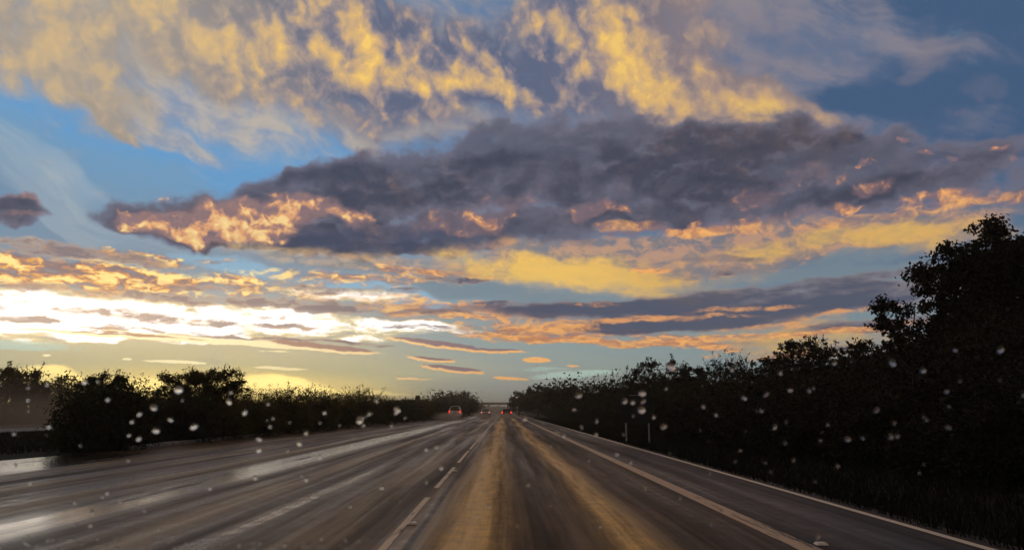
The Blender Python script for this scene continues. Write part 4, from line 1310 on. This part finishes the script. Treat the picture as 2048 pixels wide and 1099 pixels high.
# ------------------------------------------------------------------ bridge over the road, far away
BY = 640.0
br = thing("bridge", "long flat concrete bridge crossing the road in the distance", "bridge", (0, BY, 0))
bm = bmesh.new()
box(bm, (0, 0, 6.35), (170, 11, 1.1), bevel=.1)
link("deck", bm_mesh("deck", bm), M["concrete"], br)
for s in (-1, 1):
    bm = bmesh.new()
    box(bm, (0, s * 5.3, 7.35), (170, .3, .9), bevel=.04)
    link("parapet", bm_mesh("parapet", bm), M["concrete"], br)
for x_ in (-46, -22, -12.9, 6.4, 30):
    bm = bmesh.new()
    for yy in (-3.2, 3.2):
        box(bm, (x_, yy, 2.75), (1.0, 1.0, 5.5), bevel=.1)
    box(bm, (x_, 0, 5.55), (1.3, 9.4, .5), bevel=.08)
    link("pier", bm_mesh("pier", bm), M["concrete"], br)
for s in (-1, 1):
    bm = bmesh.new()
    vs = [bm.verts.new(p) for p in ((s * 56, -9, -.2), (s * 56, 9, -.2), (s * 84, 7, 6.4), (s * 84, -7, 6.4), (s * 90, -14, -.2), (s * 90, 14, -.2))]
    bm.faces.new((vs[0], vs[1], vs[2], vs[3]))
    bm.faces.new((vs[0], vs[3], vs[4]))
    bm.faces.new((vs[1], vs[5], vs[2]))
    bm.faces.new((vs[3], vs[2], vs[5], vs[4]))
    bm.faces.new((vs[0], vs[4], vs[5], vs[1]))
    link("abutment", bm_mesh("abutment", bm), M["concrete"], br)

# ------------------------------------------------------------------ sign on two posts at the right verge
pa, pb = at(1253, 812, 29.0), at(1295, 812, 27.6)
sg = thing("road_sign", "dark road sign board on two slim grey posts at the edge of the right verge", "road sign", ((pa.x + pb.x) / 2, 28.3, 0))
ax_ = Vector((pb.x - pa.x, 27.6 - 29.0, 0))
ang = math.atan2(ax_.y, ax_.x)
sg.rotation_euler = (0, 0, ang * 0.25)
for s, p_ in ((-1, pa), (1, pb)):
    tb = Tubes()
    tb.add([(s * .42, .04, -.1), (s * .42, .04, .9), (s * .42, .04, 1.74)], [.03, .03, .03], 10)
    link("post", tb.mesh("post"), M["galv"], sg)
bm = bmesh.new()
box(bm, (0, 0, 1.24), (1.22, .03, 1.0), bevel=.01)
link("board", bm_mesh("board", bm), M["board"], sg)
bm = bmesh.new()
box(bm, (.05, 0, 1.755), (.62, .05, .018), bevel=.004)
link("top_rail", bm_mesh("top_rail", bm), M["galv"], sg)
for z_ in (.95, 1.5):
    bm = bmesh.new()
    box(bm, (0, .028, z_), (1.14, .02, .05), bevel=.004)
    link("rail", bm_mesh("rail", bm), M["galv"], sg)

# ------------------------------------------------------------------ street lamp and dark sign far off on the left
lp = at(854, 812, 250)
lamp = thing("street_lamp", "tall thin street lamp with a curved arm above the far end of the left hedge", "street lamp", (lp.x, 250, 0))
tb = Tubes()
tb.add([(0, 0, -.1), (0, 0, 4), (0, 0, 7.6)], [.11, .09, .07], 10)
link("pole", tb.mesh("pole"), M["galv"], lamp)
tb = Tubes()
tb.add([(0, 0, 7.5), (.15, 0, 7.95), (.5, 0, 8.2), (1.1, 0, 8.25)], [.06, .05, .045, .04], 8)
link("arm", tb.mesh("arm"), M["galv"], lamp)
bm = bmesh.new()
box(bm, (1.35, 0, 8.22), (.6, .24, .12), bevel=.03)
link("lamp_head", bm_mesh("lamp_head", bm), M["trim"], lamp)
sp_ = at(835, 812, 245)
ds = thing("road_sign", "dark square sign on a pole rising over the left hedge near the street lamp", "road sign", (sp_.x, 245, 0))
tb = Tubes()
tb.add([(0, .12, -.1), (0, .12, 3), (0, .12, 5.6)], [.09, .09, .09], 8)
link("post", tb.mesh("post"), M["galv"], ds)
bm = bmesh.new()
box(bm, (0, 0, 5.2), (1.5, .06, 1.5), bevel=.02)
link("board", bm_mesh("board", bm), M["board"], ds)

# ------------------------------------------------------------------ birds
for (px_, py_, y_, rz_, lab) in [(791, 711, 150, .3, "tiny dark bird in the pale sky above the low left clouds, the higher of two"),
                                 (751, 718, 165, -.4, "tiny dark bird in the pale sky left of the higher bird"),
                                 (1074, 731, 160, .8, "tiny dark bird over the middle of the road, right of the small bright clouds")]:
    p_ = at(px_, py_, y_)
    bd = thing("bird", lab, "bird", p_, rz_)
    tb = Tubes()
    tb.add([(0, -.16, 0), (0, -.05, .01), (0, .08, .02), (0, .17, .01)], [.01, .045, .04, .012], 8)
    link("body", tb.mesh("body"), M["bird"], bd)
    for s in (-1, 1):
        V_ = [(0, .07, .02), (s * .16, .09, .11), (s * .34, .0, .07), (s * .15, -.03, .09), (0, -.06, .015)]
        me = bpy.data.meshes.new("wing")
        V2 = V_ + [(a, b, c - .012) for a, b, c in V_]
        me.from_pydata(V2, [], [(0, 1, 2, 3, 4), (9, 8, 7, 6, 5), (0, 5, 6, 1), (1, 6, 7, 2), (2, 7, 8, 3), (3, 8, 9, 4), (4, 9, 5, 0)])
        link("wing", me, M["bird"], bd)

# ------------------------------------------------------------------ air: even haze, and spray thrown up by the wheels
def fog_material(name, colr, dens, shaped=False, scale=1.0):
    m = bpy.data.materials.new(name)
    m.use_nodes = True
    t = m.node_tree
    t.nodes.clear()
    n = NT(t)
    o = n.new("ShaderNodeOutputMaterial")
    p = n.new("ShaderNodeVolumePrincipled")
    p.inputs["Color"].default_value = colr
    p.inputs["Anisotropy"].default_value = 0.3
    if shaped:
        g = n.new("ShaderNodeTexCoord").outputs["Object"]
        r = n.v("LENGTH", g)
        f = n.ramp(n.add(r, n.mul(n.m("SUBTRACT", n.noise(g, scale, 3, 0.6), 0.5), 0.9)), 0.85, 0.0)
        n.put(p.inputs["Density"], n.mul(n.m("POWER", f, 3.0), dens * 1.6))
    else:
        p.inputs["Density"].default_value = dens
    t.links.new(p.outputs[0], o.inputs["Volume"])
    return m


bm = bmesh.new()
box(bm, (0, 560, 8.0), (420, 1200, 18.0))
hz = link("haze", bm_mesh("haze", bm), fog_material("haze_air", (0.84, 0.72, 0.58, 1), 0.0009), kind="stuff")
hz["label"] = "thin warm haze lying over the road and the far trees"
hz["category"] = "haze"


def puff_of(name, label, c, r, dens, scale, colr=(0.88, 0.73, 0.56, 1)):
    bm = bmesh.new()
    bmesh.ops.create_icosphere(bm, subdivisions=3, radius=1.0)
    o = link(name, bm_mesh(name, bm), fog_material(name, colr, dens, True, scale), kind="stuff")
    o.location = c
    o.scale = r
    o["label"], o["category"] = label, "spray"
    return o


puff_of("spray", "brown spray hanging behind the white estate car", (-7.2, 98, .2), (3.4, 16, 1.45), .5, 1.6)
puff_of("spray", "spray behind the low silver saloon", (-3.3, 124, .2), (2.6, 14, 1.2), .38, 1.6)
puff_of("spray", "spray behind the dark hatchback straight ahead", (.5, 114, .2), (2.6, 14, 1.2), .38, 1.6)
puff_of("mist", "long bank of mist lying over the opposite road at the left edge", (-38, 62, .4), (13, 46, 6.0), .055, 1.5, (0.90, 0.74, 0.58, 1))
puff_of("mist", "mist filling the far end of the road under the bridge", (-3, 330, 0.5), (18, 170, 5.0), .03, 1.5)

# ------------------------------------------------------------------ rain drops on the windscreen, close to the camera
def drop_material():
    m = bpy.data.materials.new("rain_water")
    m.use_nodes = True
    p = m.node_tree.nodes["Principled BSDF"]
    p.inputs["Base Color"].default_value = (1, 1, 1, 1)
    p.inputs["Transmission Weight"].default_value = 1.0
    p.inputs["IOR"].default_value = 1.33
    p.inputs["Roughness"].default_value = 0.02
    return m


water = drop_material()
bm = bmesh.new()
bmesh.ops.create_icosphere(bm, subdivisions=3, radius=1.0)
for v in bm.verts:                       # a bead of water: flat where it sits on the glass
    if v.co.y > 0.25:
        v.co.y = 0.25 + (v.co.y - 0.25) * 0.1
    v.co.y *= 0.6
drop_me = bm_mesh("raindrop", bm, True)
DROPS = [(57, 775, 5), (56, 799, 7), (57, 821, 6), (98, 853, 7), (161, 890, 5), (196, 762, 5), (216, 799, 8), (257, 920, 6), (278, 877, 8), (279, 828, 8), (264, 843, 7), (312, 861, 11), (308, 814, 9),
         (341, 839, 8), (388, 853, 8), (357, 779, 9), (462, 784, 7), (458, 803, 9), (490, 824, 8), (536, 807, 7), (546, 836, 7), (518, 878, 7), (518, 899, 8), (612, 865, 8), (598, 884, 9), (649, 825, 6),
         (738, 827, 10), (719, 840, 9), (727, 850, 6), (794, 819, 10), (792, 824, 7), (810, 835, 5), (783, 850, 6), (612, 956, 7), (510, 954, 7), (872, 893, 8), (852, 898, 6), (882, 932, 8), (852, 962, 7),
         (640, 915, 6), (575, 900, 6), (573, 1005, 7), (640, 845, 5), (365, 800, 5), (1157, 790, 9), (1249, 801, 8), (1265, 804, 8), (1284, 786, 8), (1286, 802, 8), (1283, 819, 11), (1307, 833, 8),
         (1327, 852, 10), (1193, 841, 8), (1163, 853, 7), (1192, 868, 8), (1049, 836, 11), (1127, 870, 8), (1341, 733, 10), (1463, 738, 10), (1488, 795, 7), (1530, 790, 7), (1406, 812, 6), (1432, 829, 6),
         (1522, 820, 6), (1549, 853, 8), (1572, 843, 6), (1580, 780, 8), (1618, 780, 7), (1655, 848, 7), (1695, 877, 8), (1725, 875, 6), (1753, 819, 7), (1781, 872, 7), (1794, 871, 7), (1847, 833, 6),
         (1853, 838, 7), (1846, 740, 9), (1893, 782, 7), (1898, 812, 6), (2001, 699, 7), (1785, 725, 9), (1260, 922, 7), (1233, 908, 6), (1056, 968, 6), (1360, 994, 6), (1480, 900, 6), (1587, 919, 6),
         (1640, 880, 6), (1530, 925, 5), (1470, 922, 5), (1570, 885, 6), (1910, 700, 6), (2000, 760, 5), (1560, 745, 7), (1668, 725, 9), (1400, 860, 5), (1340, 905, 5),
         (953, 1030, 6), (905, 1045, 6), (700, 1010, 6), (420, 975, 6), (240, 1000, 6), (150, 1003, 6), (60, 965, 6), (1100, 1010, 5), (1290, 975, 6), (1200, 1050, 6), (1420, 945, 5), (800, 1000, 5)]
DL, DGp = "blurred round drop of rain on the windscreen in front of the road view", "rain drops on the windscreen"
lo_edge = [(nr.uniform(0, 760), 1099 - abs(nr.normal()) * 16, nr.uniform(3, 6)) for _ in range(110)]
more = [(nr.uniform(0, 2048), 760 + 320 * nr.uniform(0, 1), nr.uniform(3.5, 7.5)) for _ in range(70)]
for (px_, py_, r_) in DROPS + more + lo_edge:
    dist = 0.62 + (1099 - py_) / 1099 * 0.16 + abs(px_ - 1024) / 1024 * 0.03
    d_ = pix_dir(px_, py_)
    rad = max(0.00045, (r_ - 2.6) / F_PX * dist * 0.78) * math.exp(min(nr.normal(), 1.2) * 0.2)
    o = link("raindrop", drop_me, water, label=DL, category="raindrop", group=DGp)
    o.location = Vector((0, 0, CAM_H)) + d_ * dist
    o.scale = (rad * nr.uniform(.85, 1.45), rad, rad * nr.uniform(.7, 1.15))
    o.rotation_euler = (nr.uniform(-.5, -.3), nr.uniform(0, 6.28), 0)
